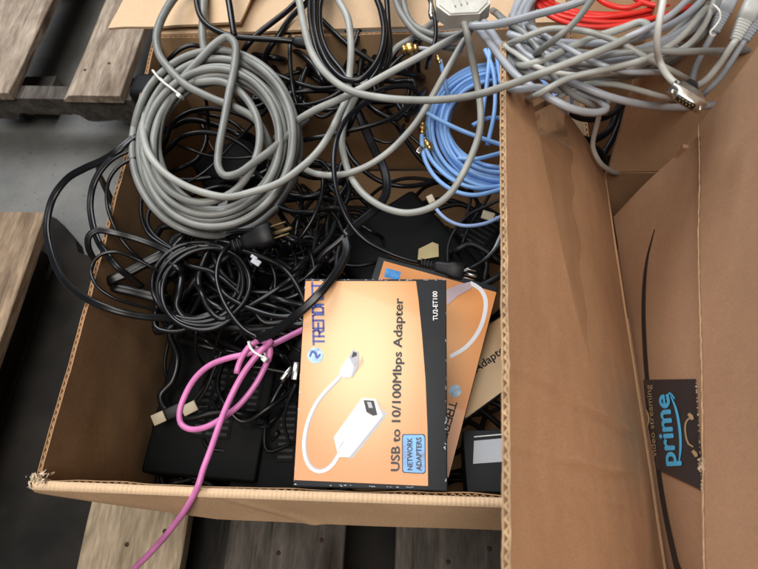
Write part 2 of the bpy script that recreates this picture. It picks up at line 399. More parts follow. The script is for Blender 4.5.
M['artgrey'] = mat('printed_grey', (.42, .42, .47), .42)
M['printshade'] = mat('printed_soft_brown', (.58, .42, .26), .42)
M['label'] = mat('pale_label', (.58, .62, .68), .45)

# ---------------------------------------------------------------- setting: floor
mb = MB(); n = 24
mb.add([(-4, -3, 0), (4, -3, 0), (4, 6, 0), (-4, 6, 0)], [(0, 1, 2, 3)], False)
tag(mb.build('floor', M['concrete'], recenter=False), kind='structure')

# ---------------------------------------------------------------- pallets
def board(name, mat_, root, a, b, w0, w1, z0, z1, seed, wane=0.):
    """a deck board from a to b (xy of its left edge), widths w0/w1 to the right"""
    a = Vector((a[0], a[1], 0)); b = Vector((b[0], b[1], 0)); d = (b - a).normalized(); r = Vector((d.y, -d.x, 0))
    k = 26; vs = []
    for i in range(k + 1):
        t = i / k; p = lerp(a, b, t); w = lerp(w0, w1, t)
        jl = .0025 * nz(t * 9, seed) + .001 * nz(t * 40, seed); jr = .0025 * nz(t * 9, seed + 7) + .001 * nz(t * 40, seed + 3)
        wn = wane * (.6 + .8 * abs(nz(t * 4, seed + 2)))
        e = .0016
        prof = [(jl, z0), (jl + (0), lerp(z0, z1, .25 if wane else .9)), (jl + wn + e, z1 - (0 if not wane else .001)),
                (jl + wn + .02, z1), (w + jr - .012, z1), (w + jr - e, z1), (w + jr, z1 - e), (w + jr, z0)]
        for (o, z) in prof: vs.append(p + r * o + Vector((0, 0, z)))
    q = 8; fs = []
    for i in range(k):
        for j in range(q):
            j2 = (j + 1) % q
            fs.append((i * q + j, (i + 1) * q + j, (i + 1) * q + j2, i * q + j2))
    fs += [tuple(range(q)), tuple(k * q + j for j in range(q - 1, -1, -1))]
    m = MB(); m.add(vs, fs, False)
    o = m.build(name, mat_, root)
    for (fx, fy) in ((.25, .05), (.62, .07), (.45, .5), (.8, .52)):
        p = lerp(a, b, fy * .0 + (.02 + fy * .9)) + r * (w0 * fx); h = MB()
        h.tube([Vector((p.x, p.y, z1 - .002)), Vector((p.x, p.y, z1 + .0006))], .0032, n=10)
        h.build('nail', M['nail'], o)
    return o
# pallet behind on the left
PT = .14
pa = thing('wooden_pallet', 'weathered wooden pallet behind the box at the left, board ends facing us', 'pallet', (-.9, 1.2, 0))
c1 = W(8, 93, PT); c2 = W(52, 0, PT); d1 = (c2 - c1).normalized()
def xy(p): return (p.x, p.y)
rt = Vector((d1.y, -d1.x, 0))
fl = W(60, 95, PT); fr_ = W(119, 97, PT)
board('deck_board', M['wood1'], pa, xy(fl), xy(fl + d1 * 1.1), (fr_ - fl).length, (fr_ - fl).length * 1.0, PT - .02, PT, 2.2, wane=.02)
board('deck_board', M['wood1'], pa, xy(c1 - rt * .15), xy(c1 - rt * .15 + d1 * 1.1), .15, .15, PT - .02, PT, 6.2)
board('deck_board', M['wood2'], pa, xy(c1 - rt * .36), xy(c1 - rt * .36 + d1 * 1.1), .15, .15, PT - .02, PT, 9.2)
# stringer along the board ends (with a torn lower edge) and the two behind
for off, th in ((0.006, .036), (.5, .04), (1.02, .04)):
    a = c1 - rt * .4 + d1 * off; e = fr_ + rt * .012 + d1 * off
    e = a + rt * ((e - a).dot(rt))
    m = MB(); k = 60; vs = []
    for i in range(k + 1):
        p = lerp(a, e, i / k); zb = .052 + .009 * nz(i * .21, off * 9) + .004 * nz(i * .9, off) + (.018 if .55 < i / k < .8 else 0)
        if i / k > .93: zb -= .01
        for (o, z) in ((0, PT - .0215), (th, PT - .0215), (th, zb), (0, zb)): vs.append(Vector((p.x, p.y, z)) + d1 * o)
    fs = []
    for i in range(k):
        for j in range(4): fs.append((i * 4 + j, i * 4 + (j + 1) % 4, (i + 1) * 4 + (j + 1) % 4, (i + 1) * 4 + j))
    fs += [(0, 3, 2, 1), tuple(k * 4 + j for j in range(4))]
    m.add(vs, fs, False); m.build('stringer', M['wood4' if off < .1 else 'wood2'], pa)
    for s in (.1, .55, .93):
        p = lerp(a, e, s) + d1 * (off * 0 + .09 if off < .1 else .02); m = MB()
        m.box((p.x, p.y, .027), (.09, .08, .05)); m.build('block', M['wood4'], pa)
# pallet carrying the box
pb = thing('wooden_pallet', 'wooden pallet of spaced boards on the floor under the big open box', 'pallet', (-.2, .1, 0))
e0 = W(45, 212, PT)
board('deck_board', M['wood2'], pb, (e0.x - .16, -.5), (e0.x - .155, e0.y), .16, .155, PT - .022, PT, 12.)
board('deck_board', M['wood3'], pb, (-.475, -.5), (-.49, e0.y), .148, .148, PT - .022, PT, 14.)
board('deck_board', M['wood4'], pb, (-.272, -.5), (-.272, e0.y), .168, .165, PT - .022, PT, 16.)
board('deck_board', M['wood4'], pb, (-.035, -.5), (-.035, e0.y), .16, .16, PT - .022, PT, 18.)
board('deck_board', M['wood2'], pb, (.2, -.5), (.2, e0.y), .17, .17, PT - .022, PT, 19.)
board('deck_board', M['wood2'], pb, (.45, -.5), (.45, e0.y), .17, .17, PT - .022, PT, 20.)
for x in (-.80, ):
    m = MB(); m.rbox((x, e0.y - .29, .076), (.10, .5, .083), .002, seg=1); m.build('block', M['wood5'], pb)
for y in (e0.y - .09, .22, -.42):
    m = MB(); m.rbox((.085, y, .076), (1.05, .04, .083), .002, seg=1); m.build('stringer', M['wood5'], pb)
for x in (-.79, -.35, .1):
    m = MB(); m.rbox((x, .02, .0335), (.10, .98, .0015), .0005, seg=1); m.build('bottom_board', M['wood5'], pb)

# ---------------------------------------------------------------- main box
BZ = PT + .003
bl, br_ = W(40, 480, ZR), Vector((.195, .052, ZR)); tl, tr = W(156, 38, ZR), Vector((.185, .643, ZR))
mainb = thing('cardboard_box', 'big open brown cardboard box full of tangled cables, standing on the pallet', 'box', (-.1, .35, BZ))
CT = .0045
def wallfn(a, b, bow, seed):
    out = (b - a).cross(Vector((0, 0, 1))).normalized()
    def fn(u, v):                            # u along the rim, v down
        p = lerp(a, b, u); z = lerp(ZR, BZ, v)
        k = math.sin(math.pi * u) * (1 - v) * bow + .0025 * nz(u * 5, v * 3, seed) + .0012 * nz(u * 17, v * 9, seed)
        return Vector((p.x, p.y, z)) + out * k
    return fn
def corr_wall(name, fn, length, mat_, root, nu=60, nv=20):
    m = MB(); m.sheet(fn, nu, nv, 0, .0006); m.sheet(fn, nu, nv, CT - .0006, CT)
    m.wave(lambda u, v: fn(u, v * .12 + .002), length, CT)
    return m.build(name, mat_, root)
corr_wall('side_wall', wallfn(bl, tl, .004, 1.), .6, M['card_in'], mainb)
corr_wall('back_wall', wallfn(tl, tr, .006, 2.), .57, M['card_in'], mainb)
corr_wall('side_wall', wallfn(tr, br_, .0, 3.), .6, M['card_in'], mainb)
corr_wall('front_wall', wallfn(br_, bl, .0, 4.), .57, M['card_in'], mainb)
m = MB(); m.sheet(lambda u, v: Vector((lerp(bl.x + .004, br_.x - .004, u), lerp(bl.y + .004, tl.y - .004, v), BZ + .002 * nz(u * 4, v * 4))), 20, 20, 0, .004)
m.build('bottom', M['card_in'], mainb)
# front flap folded over the rim and hanging outside
def ffl(u, v):
    p = lerp(bl + Vector((-.004, 0, 0)), br_ + Vector((.0, 0, 0)), u)
    L = lerp(.012, .050, min(1, u / .30) ** .8)
    R = .006
    g = min(1, u / .33) ** .8
    s = v * L
    lip = .0015 * nz(u * 30, 3.)
    if s < R * 1.2:
        a = s / R; y = -R * math.sin(a); z = -R * (1 - math.cos(a))
    else:
        a = 1.2; y = -R * math.sin(a); z = -R * (1 - math.cos(a)); q = s - R * a
        th = math.radians(66); y -= q * math.cos(th) * (.75 + .25 * g); z -= q * math.sin(th)
    wob = .004 * nz(u * 3.5, v * 1.5, 4.) * v + .0025 * math.exp(-((u - .31 - .16 * v) / .014) ** 2) * min(1, v * 3)
    return Vector((p.x, p.y - CT + y - wob * .6, ZR + .003 + z + lip - wob * .3))
m = MB(); m.sheet(lambda u, v: ffl(1 - u, v), 150, 30, -CT, 0)
m.build('front_flap', cardboard('kraft_front_flap', (.45, .285, .165), (1, 0, 0), seed=1.3, streak=.35), mainb)
# crushed flute ridge along the fold
m = MB()
vs = []; k = 700
for i in range(k + 1):
    u = i / k; p = ffl(u, .035)
    h = .0016 + .0008 * math.sin(i * 2 * math.pi / 5.2) * (.6 + .4 * nz(u * 20))
    w = .0042
    vs += [p + Vector((0, w, -.001)), p + Vector((0, w * .4, h)), p + Vector((0, -w * .5, h * .8)), p + Vector((0, -w, -.001))]
m.add(vs, [(i * 4 + j, i * 4 + j + 1, i * 4 + j + 5, i * 4 + j + 4) for i in range(k) for j in range(3)])
m.build('crease', M['card_light'], mainb)
# frayed paper at the front left corner and scuffs along the left rim
random.seed(3)
m = MB()
c0 = W(38, 479, Z(3))
def flake(m, p, r):
    d = Vector((random.uniform(-1, 1), random.uniform(-1, 1), random.uniform(-.5, .7))).normalized(); e = d.orthogonal().normalized()
    k = random.randint(5, 7); vs = [p + (d * math.cos(t) * random.uniform(.5, 1.3) + e * math.sin(t) * random.uniform(.3, .9)) * r + Vector((0, 0, random.uniform(-.3, .3) * r)) for t in [x * 6.283 / k for x in range(k)]]
    m.add([p] + vs, [(0, 1 + x, 1 + (x + 1) % k) for x in range(k)], False)
for i in range(60):
    a = random.uniform(0, 6.28); r0 = random.uniform(.0, .011)
    flake(m, c0 + Vector((math.cos(a) * r0 * 1.2, math.sin(a) * r0 * .8, random.uniform(-.010, .004))), random.uniform(.0012, .0042))
m.build('frayed_corner', M['card_edge'], mainb)

# back flap folded outward
def bfl(u, v):
    p = lerp(tl, tr, u)
    return Vector((p.x, p.y + CT + .16 * v, ZR + .003 + .018 * v - .05 * v * v + .003 * nz(u * 6, v * 4, 8.)))
m = MB(); m.sheet(bfl, 40, 14, -.004, 0); m.build('back_flap', M['card_light'], mainb)

# the box standing behind on the left: only its forward flap shows
cbx = thing('cardboard_box', 'pale cardboard box at the back left whose flap juts out over the grey pallet', 'box', (-.33, .95, PT))
q0, q1 = W(108, 28, Z(16)), W(240, 22, Z(16))
def qfl(u, v):
    p = lerp(q0, q1, u); return Vector((p.x + .045 * v, p.y + .19 * v, p.z + .01 * math.sin(v * 2) + .002 * nz(u * 4, v * 4)))
m = MB(); m.sheet(qfl, 30, 20, -.004, 0); m.build('flap', M['card_light'], cbx)
h1 = qfl(0, 1); h2 = qfl(1, 1)
m = MB()
def cwall(a, b): return lambda u, v: Vector((lerp(a[0], b[0], u), lerp(a[1], b[1], u), lerp(h1.z - .006, PT + .002, v)))
g = [(h1.x, h1.y + .006), (h2.x, h2.y + .006), (h2.x, h2.y + .4), (h1.x, h1.y + .4)]
for i in range(4): m.sheet(cwall(g[i], g[(i + 1) % 4]), 6, 6, -.004, 0)
m.build('body', M['card'], cbx)
def qside(u, v):
    p = lerp(Vector((g[1][0] + .002, g[1][1], h2.z - .004)), Vector((g[2][0] + .002, g[2][1], h2.z - .004)), u)
    return p + Vector((.12 * v, -.03 * v, -.05 * v))
m = MB(); m.sheet(qside, 10, 8, -.004, 0); m.build('flap', M['card_light'], cbx)

# ---------------------------------------------------------------- right-hand open box with its flaps
HX = .206; HYF = .406; YN = -.30
rb = thing('cardboard_box', 'plain brown open cardboard box on the right, one flap leaning up over the cables', 'box', (.5, .05, BZ))
def rwall(a, b): return lambda u, v: Vector((lerp(a[0], b[0], u), lerp(a[1], b[1], u), lerp(ZR - .002, BZ, v)))
g = [(HX, YN), (.80, YN), (.80, HYF), (HX, HYF)]
m = MB()
for i in range(4): m.sheet(rwall(g[i], g[(i + 1) % 4]), 8, 6, -.0045, 0)
m.build('body', M['card'], rb)
m = MB(); m.box((.503, .053, BZ + .004), (.58, .69, .004)); m.build('bottom', M['card_in'], rb)
FE = [W(506, 40, .639), W(510, 569, .655)]
def px_line(xa, ya, xb, yb):
    """depths at the free edge and the hinge of a line seen crossing the flap"""
    e1, e0 = (FE[0] + FE[1]) / 2, Vector((HX, 0, ZR)); nn_ = Vector((.8, 0, .6)); o_ = e0
    r_ = []
    for (x, yq) in ((xa, ya), (xb, yb)):
        d = ray(x, yq); k = (o_ - CAM).dot(nn_) / d.dot(nn_); p = CAM + d * k; r_.append(((p - e0).length and (p.z - ZR) / (e1.z - ZR), p.y))
    (v1, y1), (v0, y0) = r_; sl = (y1 - y0) / (v1 - v0)
    return y0 + sl * (1 - v0), y0 - sl * v0
CRE = [(*px_line(514, 366, 640, 440), .06, .0016), (*px_line(511, 449, 622, 476), .2, .0012), (*px_line(540, 472, 632, 512), .15, .0005)]
def fflap(u, v):
    """u from the far end to the near end, v from the hinge to the free edge"""
    y = lerp(HYF, YN, u)
    fe = lerp(FE[0], FE[1], u * (HYF - YN) / (HYF - FE[1].y))
    hp = Vector((HX - .002, y, ZR)); p = lerp(hp, Vector((fe.x, y, fe.z)), v)
    nrm = Vector((.8, 0, .6))
    yy = (y - .05)
    b = .006 * math.sin(math.pi * v) + .0016 * nz(u * 3, v * 2, 11.) + .00035 * nz(u * 18, v * 14, 2.)
    for (ya, yb, k0, hh) in CRE:              # old fold lines running obliquely across the panel
        dd = y - lerp(yb, ya, v) - .004 * nz(v * 5, ya * 40)
        fade = max(0, min(1, (v - k0) * 6)) * min(1, .35 + 1.3 * (1 - v))
        b += hh * fade * (math.exp(-(dd / .0022) ** 2) - .55 * math.exp(-((dd + .005) / .0045) ** 2))
    return p + nrm * b
m = MB()
ff = lambda u, v: fflap(u, 1 - v)           # normal flips to the right/up side
m.sheet(lambda u, v: fflap(u, 1 - v), 420, 60, -.0007, 0)
m.sheet(lambda u, v: fflap(u, 1 - v), 100, 24, -.0052, -.0044)
flap_o = m.build('flap', M['card_flap'], rb)
m = MB(); m.wave(lambda u, v: fflap(u, 1 - v * .025 - .0012) - Vector((.8, 0, .6)) * .0052, .706, .0052, pitch=.0068, thk=.0008)
rag = lambda u, o: fflap(u, 1 + .003 * nz(u * 60, o)) - Vector((.8, 0, .6)) * o
for o in (.0004, .0048): m.tube([rag(i / 300, o) for i in range(301)], [.0006 + .0003 * nz(i * .8, o * 999) for i in range(301)], n=6)
m.build('fluted_edge', M['kraft_edge'], flap_o)
# clear tape left on the upper end of the flap
m = MB(); m.sheet(lambda u, v: fflap(.005 + .30 * u + .07 * (1 - v) * u, lerp(.52 + .06 * nz(u * 8), .86 - .25 * u, v)) + Vector((.8, 0, .6)) * .0004, 40, 20, 0, .00015)
m.build('tape', M['tape'], flap_o)
# far flap standing up
fa, fb = WA(609, 188, 1, HYF), WA(690, 10, 1, HYF)
def farfl(u, v):
    return Vector((lerp(HX + .002, .78, u) + (fb.x - fa.x) * v * (1 - u), HYF + .004 + .05 * v + .004 * nz(u * 4, v * 3, 5.), lerp(ZR, fb.z, v)))
m = MB(); m.sheet(farfl, 30, 14, 0, .0045); m.build('flap', cardboard('kraft_far_flap', (.47, .28, .16), (1, 0, 0), seed=6.6), rb)

bb = thing('cardboard_box', 'closed brown cardboard box standing behind the heap of grey cables', 'box', (.5, .95, PT))
m = MB(); m.rbox((.50, .95, (.40 + PT) / 2), (.60, .56, .40 - PT), .004); m.build('body', M['card'], bb)
m = MB(); m.box((.50, .95, .4012), (.055, .565, .0012)); m.build('tape', M['tape'], bb)

# ---------------------------------------------------------------- shipping box with tape and curved arrow
sb = thing('shipping_box', 'brown shipping box with black and cyan tape and a curved black arrow on its side', 'box', (.45, .05, BZ + .01))
SF, SN = .352, -.30
def smile(u, v):
    """u far to near, v bottom to top"""
    y = lerp(SF, SN, u); top_far, top_near = WA(714, 122, 1, SF), W(726, 569, .585)
    k = min(1.15, (SF - y) / SF)
    tp = lerp(top_far, Vector((top_near.x, 0, .585)), k)
    bt = Vector((.2105, y, ZR - .01))
    p = lerp(bt, Vector((tp.x, y, tp.z)), v)
    return p + Vector((-1, 0, .25)).normalized() * (.0035 * math.sin(math.pi * v) + .002 * nz(u * 5, v * 2, 21.))
m = MB(); m.sheet(lambda u, v: smile(1 - u, v), 60, 24, 0, .0045)
sw = m.build('side_wall', M['card_print'], sb)
def upper(u, v):
    y = lerp(SF + .001, SN, u); b = smile(u, 1.0)
    h = .30 * v
    return Vector((b.x - .0105 + .002 * nz(u * 6, 0, 3.) - .012 * v + .012 * math.sin(v * 3) + .003 * nz(u * 3, v * 3, 7.), y, b.z - .003 + h))
m = MB(); m.sheet(lambda u, v: upper(1 - u, v), 60, 24, 0, .0008); m.sheet(lambda u, v: upper(1 - u, v), 30, 10, .0044, .0052)
m.wave(lambda u, v: upper(1 - u, v * .08 + .002), .65, .0052, pitch=.0095)
m.build('flap', M['card_print'], sb)
m = MB(); e_ = [upper(i / 160, 0.0) + Vector((-.0010 + .0006 * nz(i * .7), 0, -.0004 + .0008 * nz(i * .35, 4.))) for i in range(161)]
m.tube(e_, [.0005 + .0003 * nz(i * .9, 8.) for i in range(161)], n=6); m.build('raw_edge', M['kraft_edge'], sb)
m = MB()
for (a, b) in (((.235, SF), (.75, SF)), ((.75, SF), (.75, SN)), ((.75, SN), (.235, SN))):
    m.sheet(lambda u, v: Vector((lerp(a[0], b[0], u), lerp(a[1], b[1], u), lerp(.565, BZ + .01, v))), 6, 6, -.004, 0)
m.build('body', M['card_print'], sb)
def on_smile(x, y, lift=.0005):
    """the point of the leaning side wall seen at a photo pixel"""
    best = None
    d = ray(x, y).normalized(); u0, v0 = .4, .5
    for it in range(14):
        p = smile(u0, v0); du = (smile(u0 + .01, v0) - p) / .01; dv = (smile(u0, v0 + .01) - p) / .01
        A = Matrix((du, dv, -d)).transposed()
        s = A.inverted() @ (CAM - p)
        u0 += s.x; v0 += s.y
    nrm = Vector((-1, 0, .25)).normalized()
    return smile(u0, v0) + nrm * lift
def flat_strip(mb, L, R, lift, fnpt, th=.00025):
    A = [fnpt(x, y, lift) for x, y in L]; B = [fnpt(x, y, lift) for x, y in R]
    n = len(A); vs = A + B
    mb.add(vs, [(i, i + 1, n + i + 1, n + i) for i in range(n - 1)])
def stroke2(pts, widths):
    """2D polyline with widths -> left and right outlines"""
    P = [Vector((x, y, 0)) for x, y in pts]; P = spline(P, 6.0); n = len(P); Lf, Rt = [], []
    for i, p in enumerate(P):
        t = (P[min(i + 1, n - 1)] - P[max(i - 1, 0)]).normalized(); q = Vector((-t.y, t.x, 0))
        s = i / (n - 1) * (len(widths) - 1); k = min(int(s), len(widths) - 2); w = lerp(widths[k], widths[k + 1], s - k) / 2
        Lf.append((p.x + q.x * w, p.y + q.y * w)); Rt.append((p.x - q.x * w, p.y - q.y * w))
    return Lf, Rt
m = MB()
L_, R_ = stroke2([(655, 229), (647, 262), (644, 300), (645, 345), (649, 395), (656, 450), (665, 510), (680, 580)], [.8, 3.4, 4.2, 4.2, 4.2, 4.6, 5.2, 5.8])
flat_strip(m, L_, R_, .0005, on_smile)
L_, R_ = stroke2([(673, 551), (677, 560), (683, 582)], [1.0, 3.4, 6.5]); flat_strip(m, L_, R_, .0005, on_smile)
m.build('curved_arrow', M['ink'], sw)
# printed tape, cut at the top edge of the wall
m = MB()
rows = [((644, 380), (697, 379)), ((648, 420), (699, 416)), ((653, 448), (702, 452)), ((657, 469), (704, 491))]
ts = []
for i in range(25):
    t = i / 24 * 3; k = min(int(t), 2); f = t - k
    a = (lerp(rows[k][0][0], rows[k + 1][0][0], f), lerp(rows[k][0][1], rows[k + 1][0][1], f))
    b = (lerp(rows[k][1][0], rows[k + 1][1][0], f) + .8 * nz(i * 1.7), lerp(rows[k][1][1], rows[k + 1][1][1], f))
    ts.append([on_smile(lerp(a[0], b[0], j / 8), lerp(a[1], b[1], j / 8), .0008) for j in range(9)])
m.add([p for r in ts for p in r], [(i * 9 + j, i * 9 + j + 1, i * 9 + j + 10, i * 9 + j + 9) for i in range(24) for j in range(8)])
tp = m.build('printed_tape', M['tapeblack'], sb)
def text_mesh(s, bold=.0, xs=1., res=3):
    c = bpy.data.curves.new('lettering', 'FONT'); c.body = s; c.size = 1; c.offset = bold; c.resolution_u = res
    o = bpy.data.objects.new('lettering', c); COL.objects.link(o)
    dg = bpy.context.evaluated_depsgraph_get(); dg.update()
    me = bpy.data.meshes.new_from_object(o.evaluated_get(dg))
    vs = [Vector((v.co.x * xs, v.co.y, 0)) for v in me.vertices]; fs = [list(p.vertices) for p in me.polygons]
    bpy.data.objects.remove(o); bpy.data.meshes.remove(me)
    x0 = min(v.x for v in vs); x1 = max(v.x for v in vs)
    return [Vector((v.x - x0, v.y, 0)) for v in vs], fs, x1 - x0
def text_px(s, a, b, capx, lift, fnpt, name, mt, root, bold=.02, flip=1, skew=None):
    """text along the photo line a->b; capital height capx pixels"""
    vs, fs, wdt = text_mesh(s, 0.); a = Vector((*a, 0)); b = Vector((*b, 0)); d = b - a; q = Vector((d.y, -d.x, 0)).normalized() * flip
    if skew: q = Vector((*skew, 0)).normalized()
    m = MB(); off = [(0, 0)]
    if bold > 0: off = [(0, 0), (bold, 0), (-bold, 0), (0, bold * .8), (0, -bold * .8)]
    for i, (ox, oy) in enumerate(off):
        m.add([fnpt(*(a + d * ((v.x + ox) / wdt) + q * ((v.y + oy) / .7 * capx)).xy, lift + i * .00003) for v in vs], fs)
    return m.build(name, mt, root)
text_px('prime', (678, 465), (670, 395), 15, .0013, on_smile, 'lettering', M['cyanink'], tp, .03, skew=(-1, .06))
text_px('video streaming', (658, 457), (652, 385), 5.0, .0013, on_smile, 'lettering', M['tanink'], tp, .0, skew=(-1, .06))
m = MB()
L_, R_ = stroke2([(680, 466), (682, 448), (681, 428), (677, 408), (672, 396)], [.8, 2.2, 2.6, 2.4, 1.0]); flat_strip(m, L_, R_, .0013, on_smile)
L_, R_ = stroke2([(668, 400), (671, 393), (676, 399)], [1.4, 1.8, 1.2]); flat_strip(m, L_, R_, .0013, on_smile)
m.build('curved_arrow', M['cyanink'], tp)
m = MB()
L_, R_ = stroke2([(695, 447), (690, 444), (687, 434), (687, 424), (690, 419), (694, 418)], [1.2, 1.6, 1.6, 1.6, 1.6, 1.2]); flat_strip(m, L_, R_, .0013, on_smile)
m.build('headphone_emblem', M['tanink'], tp); m = MB()
for (x, y) in ((692, 417), (696, 454)):
    L_, R_ = stroke2([(x - 2, y - 3), (x + 1, y), (x + 2, y + 3)], [3, 4, 3]); flat_strip(m, L_, R_, .0014, on_smile); m.build('ear_pad', M['tanink'], tp); m = MB()
L_, R_ = stroke2([(648, 428), (650, 421), (649, 414), (647, 409)], [.6, 2, 2, .6]); flat_strip(m, L_, R_, .0013, on_smile)
m.build('small_arrow', M['tanink'], tp)
# torn paper along the cut
random.seed(9)
m = MB()
for i in range(90):
    y = random.uniform(380, 495); x = 697 + (y - 380) * .06
    p = on_smile(x, y, .001)
    r = random.uniform(.0003, .0009) if y < 455 else random.uniform(.0005, .0013)
    if random.random() < .3: p = on_smile(703.5 + random.uniform(-3, 2), 465 + random.uniform(-6, 6), .0012); r = random.uniform(.001, .002)
    flake(m, p, r)
m.build('frayed_edge', M['card_edge'], tp)

# ---------------------------------------------------------------- printed adapter cartons
def carton(label, bl_, br2, tl_, thick, group):
    u = (br2 - bl_); w = u.length; u.normalize(); v = tl_ - bl_; v -= u * v.dot(u); h = v.length; v.normalize(); n_ = u.cross(v)
    Mx = Matrix.Identity(4)
    for i, a in enumerate((u, v, n_)):
        for j in range(3): Mx[j][i] = a[j]
    Mx.translation = bl_ + u * w / 2 + v * h / 2 - n_ * thick
    root = thing('adapter_carton', label, 'carton', Mx, group)
    m = MB(); m.rbox((0, 0, thick / 2), (w, h, thick), .0012, Mx)
    m.build('carton_body', M['bandink'], root)
    o0 = bl_.copy()
    def fn(x, y, lift):
        d = ray(x, y); k = (o0 - CAM).dot(n_) / d.dot(n_); p = CAM + d * k
        q = p - o0; qu = min(max(q.dot(u), .0006), w - .0006); qv = min(max(q.dot(v), .0006), h - .0006)
        return o0 + u * qu + v * qv + n_ * lift
    return root, fn, Mx, w, h, thick
def poly_px(pts, fn, lift, name, mt, root):
    m = MB(); m.add([fn(x, y, lift) for x, y in pts], [tuple(range(len(pts)))], False)
    o = m.build(name, mt, root)
    if o.data.polygons[0].normal.z < 0: o.data.flip_normals()
    return o
def stroke_px(pts, wd_, fn, lift, name, mt, root):
    m = MB(); L_, R_ = stroke2(pts, wd_); flat_strip(m, L_, R_, lift, fn); return m.build(name, mt, root)
GL = {'T': [[(0, 1), (1, 1)], [(.5, 1), (.5, 0)]], 'R': [[(0, 0), (0, 1), (.85, 1), (1, .85), (1, .55), (.85, .42), (0, .42)], [(.55, .42), (1, 0)]],
      'E': [[(1, 1), (0, 1), (0, 0), (1, 0)], [(0, .5), (.85, .5)]], 'N': [[(0, 0), (0, 1), (.8, 1), (1, .8), (1, 0)]],
      'D': [[(0, 0), (0, 1), (.75, 1), (1, .75), (1, .25), (.75, 0), (0, 0)]]}
def square_text(s, a, b, cap, up, fn, lift, mt, root, wt=.2):
    a = Vector((*a, 0)); b = Vector((*b, 0)); up = Vector((*up, 0)); k = len(s); d = (b - a) / k; m = MB()
    for i, ch in enumerate(s):
        for pl in GL[ch]:
            pl = [a + d * (i + .08 + x * .74) + up * (cap * y) for x, y in pl]
            for p, q in zip(pl, pl[1:]):
                t = (q - p).normalized(); nq = Vector((-t.y, t.x, 0)) * cap * wt / 2; e = t * cap * wt / 2
                c = [p - e + nq, q + e + nq, q + e - nq, p - e - nq]
                m.add([fn(v.x, v.y, lift) for v in c], [(0, 1, 2, 3)], False)
    return m.build('lettering', mt, root)
GC = 'printed adapter cartons'
r1, f1, Mx, w1, h1_, th1 = carton('orange and black printed adapter carton lying on top, its whole front visible',
                  W(293, 486.5, .455), W(447.5, 491.5, .455), W(304, 278.5, .494), .036, GC)
edge = [(416, 280.2), (418.5, 300), (422, 335), (425.5, 380), (427.5, 430), (428, 486)]
poly_px([(305.6, 281.2)] + [(x, y + (1 if i == 0 else 0)) for i, (x, y) in enumerate(edge)] + [(293.8, 480)], f1, .0003, 'front_print', M['front1'], r1)
square_text('TRENDNET', (324, 345), (322.5, 281.6), 10.3, (-1, 0), f1, .0006, M['blueink'], r1)
m = MB(); cpt = [(315.5 + 8 * math.cos(a * .21), 355.5 + 8 * math.sin(a * .21)) for a in range(30)]
poly_px(cpt, f1, .0006, 'logo_disc', M['logo'], r1)
m = MB()
for pts in ([(310, 357), (312.5, 351.5), (316, 354), (317, 358), (320.5, 354)], ):
    L_, R_ = stroke2(pts, [1.5, 2.6, 2.6, 2.6, 1.5]); flat_strip(m, L_, R_, .0009, f1)
m.build('logo_mark', M['blueink'], r1)
text_px('USB to 10/100Mbps Adapter', (399.3, 471), (402.8, 298.5), 8.6, .0006, f1, 'lettering', M['ink'], r1, .030, skew=(-1, -.02))
text_px('TU2-ET100', (437.6, 320.5), (437.2, 291.5), 4.6, .0006, f1, 'lettering', M['whiteink'], r1, .015, skew=(-1, 0))
st = [(404, 435), (423, 435), (424.5, 437), (424.8, 471), (423, 473), (404.5, 472), (403, 470), (402.8, 437)]
poly_px([(x + (.9 if x > 413 else -.9), y + (.9 if y > 450 else -.9)) for x, y in st], f1, .0005, 'sticker_border', M['ink'], r1)
sk = poly_px(st, f1, .0008, 'sticker', M['sticker'], r1)
text_px('NETWORK', (412.5, 470), (412.3, 438), 5.2, .0011, f1, 'lettering', M['ink'], sk, .03, skew=(-1, 0))
text_px('ADAPTERS', (421.5, 470.5), (421.3, 437.5), 5.2, .0011, f1, 'lettering', M['ink'], sk, .03, skew=(-1, 0))
stroke_px([(341, 375), (337, 380), (326, 391.5), (317.5, 402), (310.5, 416), (306, 431), (304.5, 446), (306.5, 459), (311.5, 467.5), (319, 471), (327, 469), (334, 462.5), (338.5, 455)], [4.2, 4, 4, 4.2, 4.2, 4.4, 4.4], f1, .0006, 'cable_picture_shadow', M['artgrey'], r1)
stroke_px([(341, 375), (337, 379.5), (325.6, 391), (316.8, 402), (309.8, 416), (305.3, 431), (303.8, 446), (305.8, 459.4), (311, 468.2), (319, 471.8), (327, 469.6), (334, 463), (338.5, 455)], [3, 2.8, 2.8, 3, 3, 3.2, 3.2], f1, .0008, 'cable_picture', M['art'], r1)
poly_px([(349, 357), (354, 367), (357.5, 366.5), (352, 377), (344, 378), (339.5, 373), (342, 366)], f1, .0009, 'plug_picture', M['art'], r1)
poly_px([(354, 367), (358.5, 362), (358, 366.8), (353, 377), (351, 377.2)], f1, .0010, 'plug_picture_side', M['artgrey'], r1)
poly_px([(353, 350), (358.6, 352), (359, 361.5), (353.8, 366.4), (349, 357.5)], f1, .0011, 'plug_tip_picture', M['artgrey'], r1)
poly_px([(353.4, 351.8), (357, 353), (356.8, 356), (351.5, 358)], f1, .0013, 'plug_tip_picture_dark', M['ink'], r1)
poly_px([(357, 366.5), (362.5, 356), (364, 361), (361.5, 366), (355, 374)], f1, .00045, 'printed_shadow', M['printshade'], r1)
poly_px([(377, 400), (386, 408), (388.5, 414), (384, 419), (354, 457), (350, 457)], f1, .0004, 'printed_shadow', M['printshade'], r1)
poly_px([(383, 410), (385.8, 413), (384.6, 418), (352, 458.5), (347, 458)], f1, .0005, 'adapter_picture_base', M['artgrey'], r1)
poly_px([(362, 398), (375.5, 399), (383, 416), (350, 457), (338.5, 457), (334, 437)], f1, .0008, 'adapter_picture', M['art'], r1)
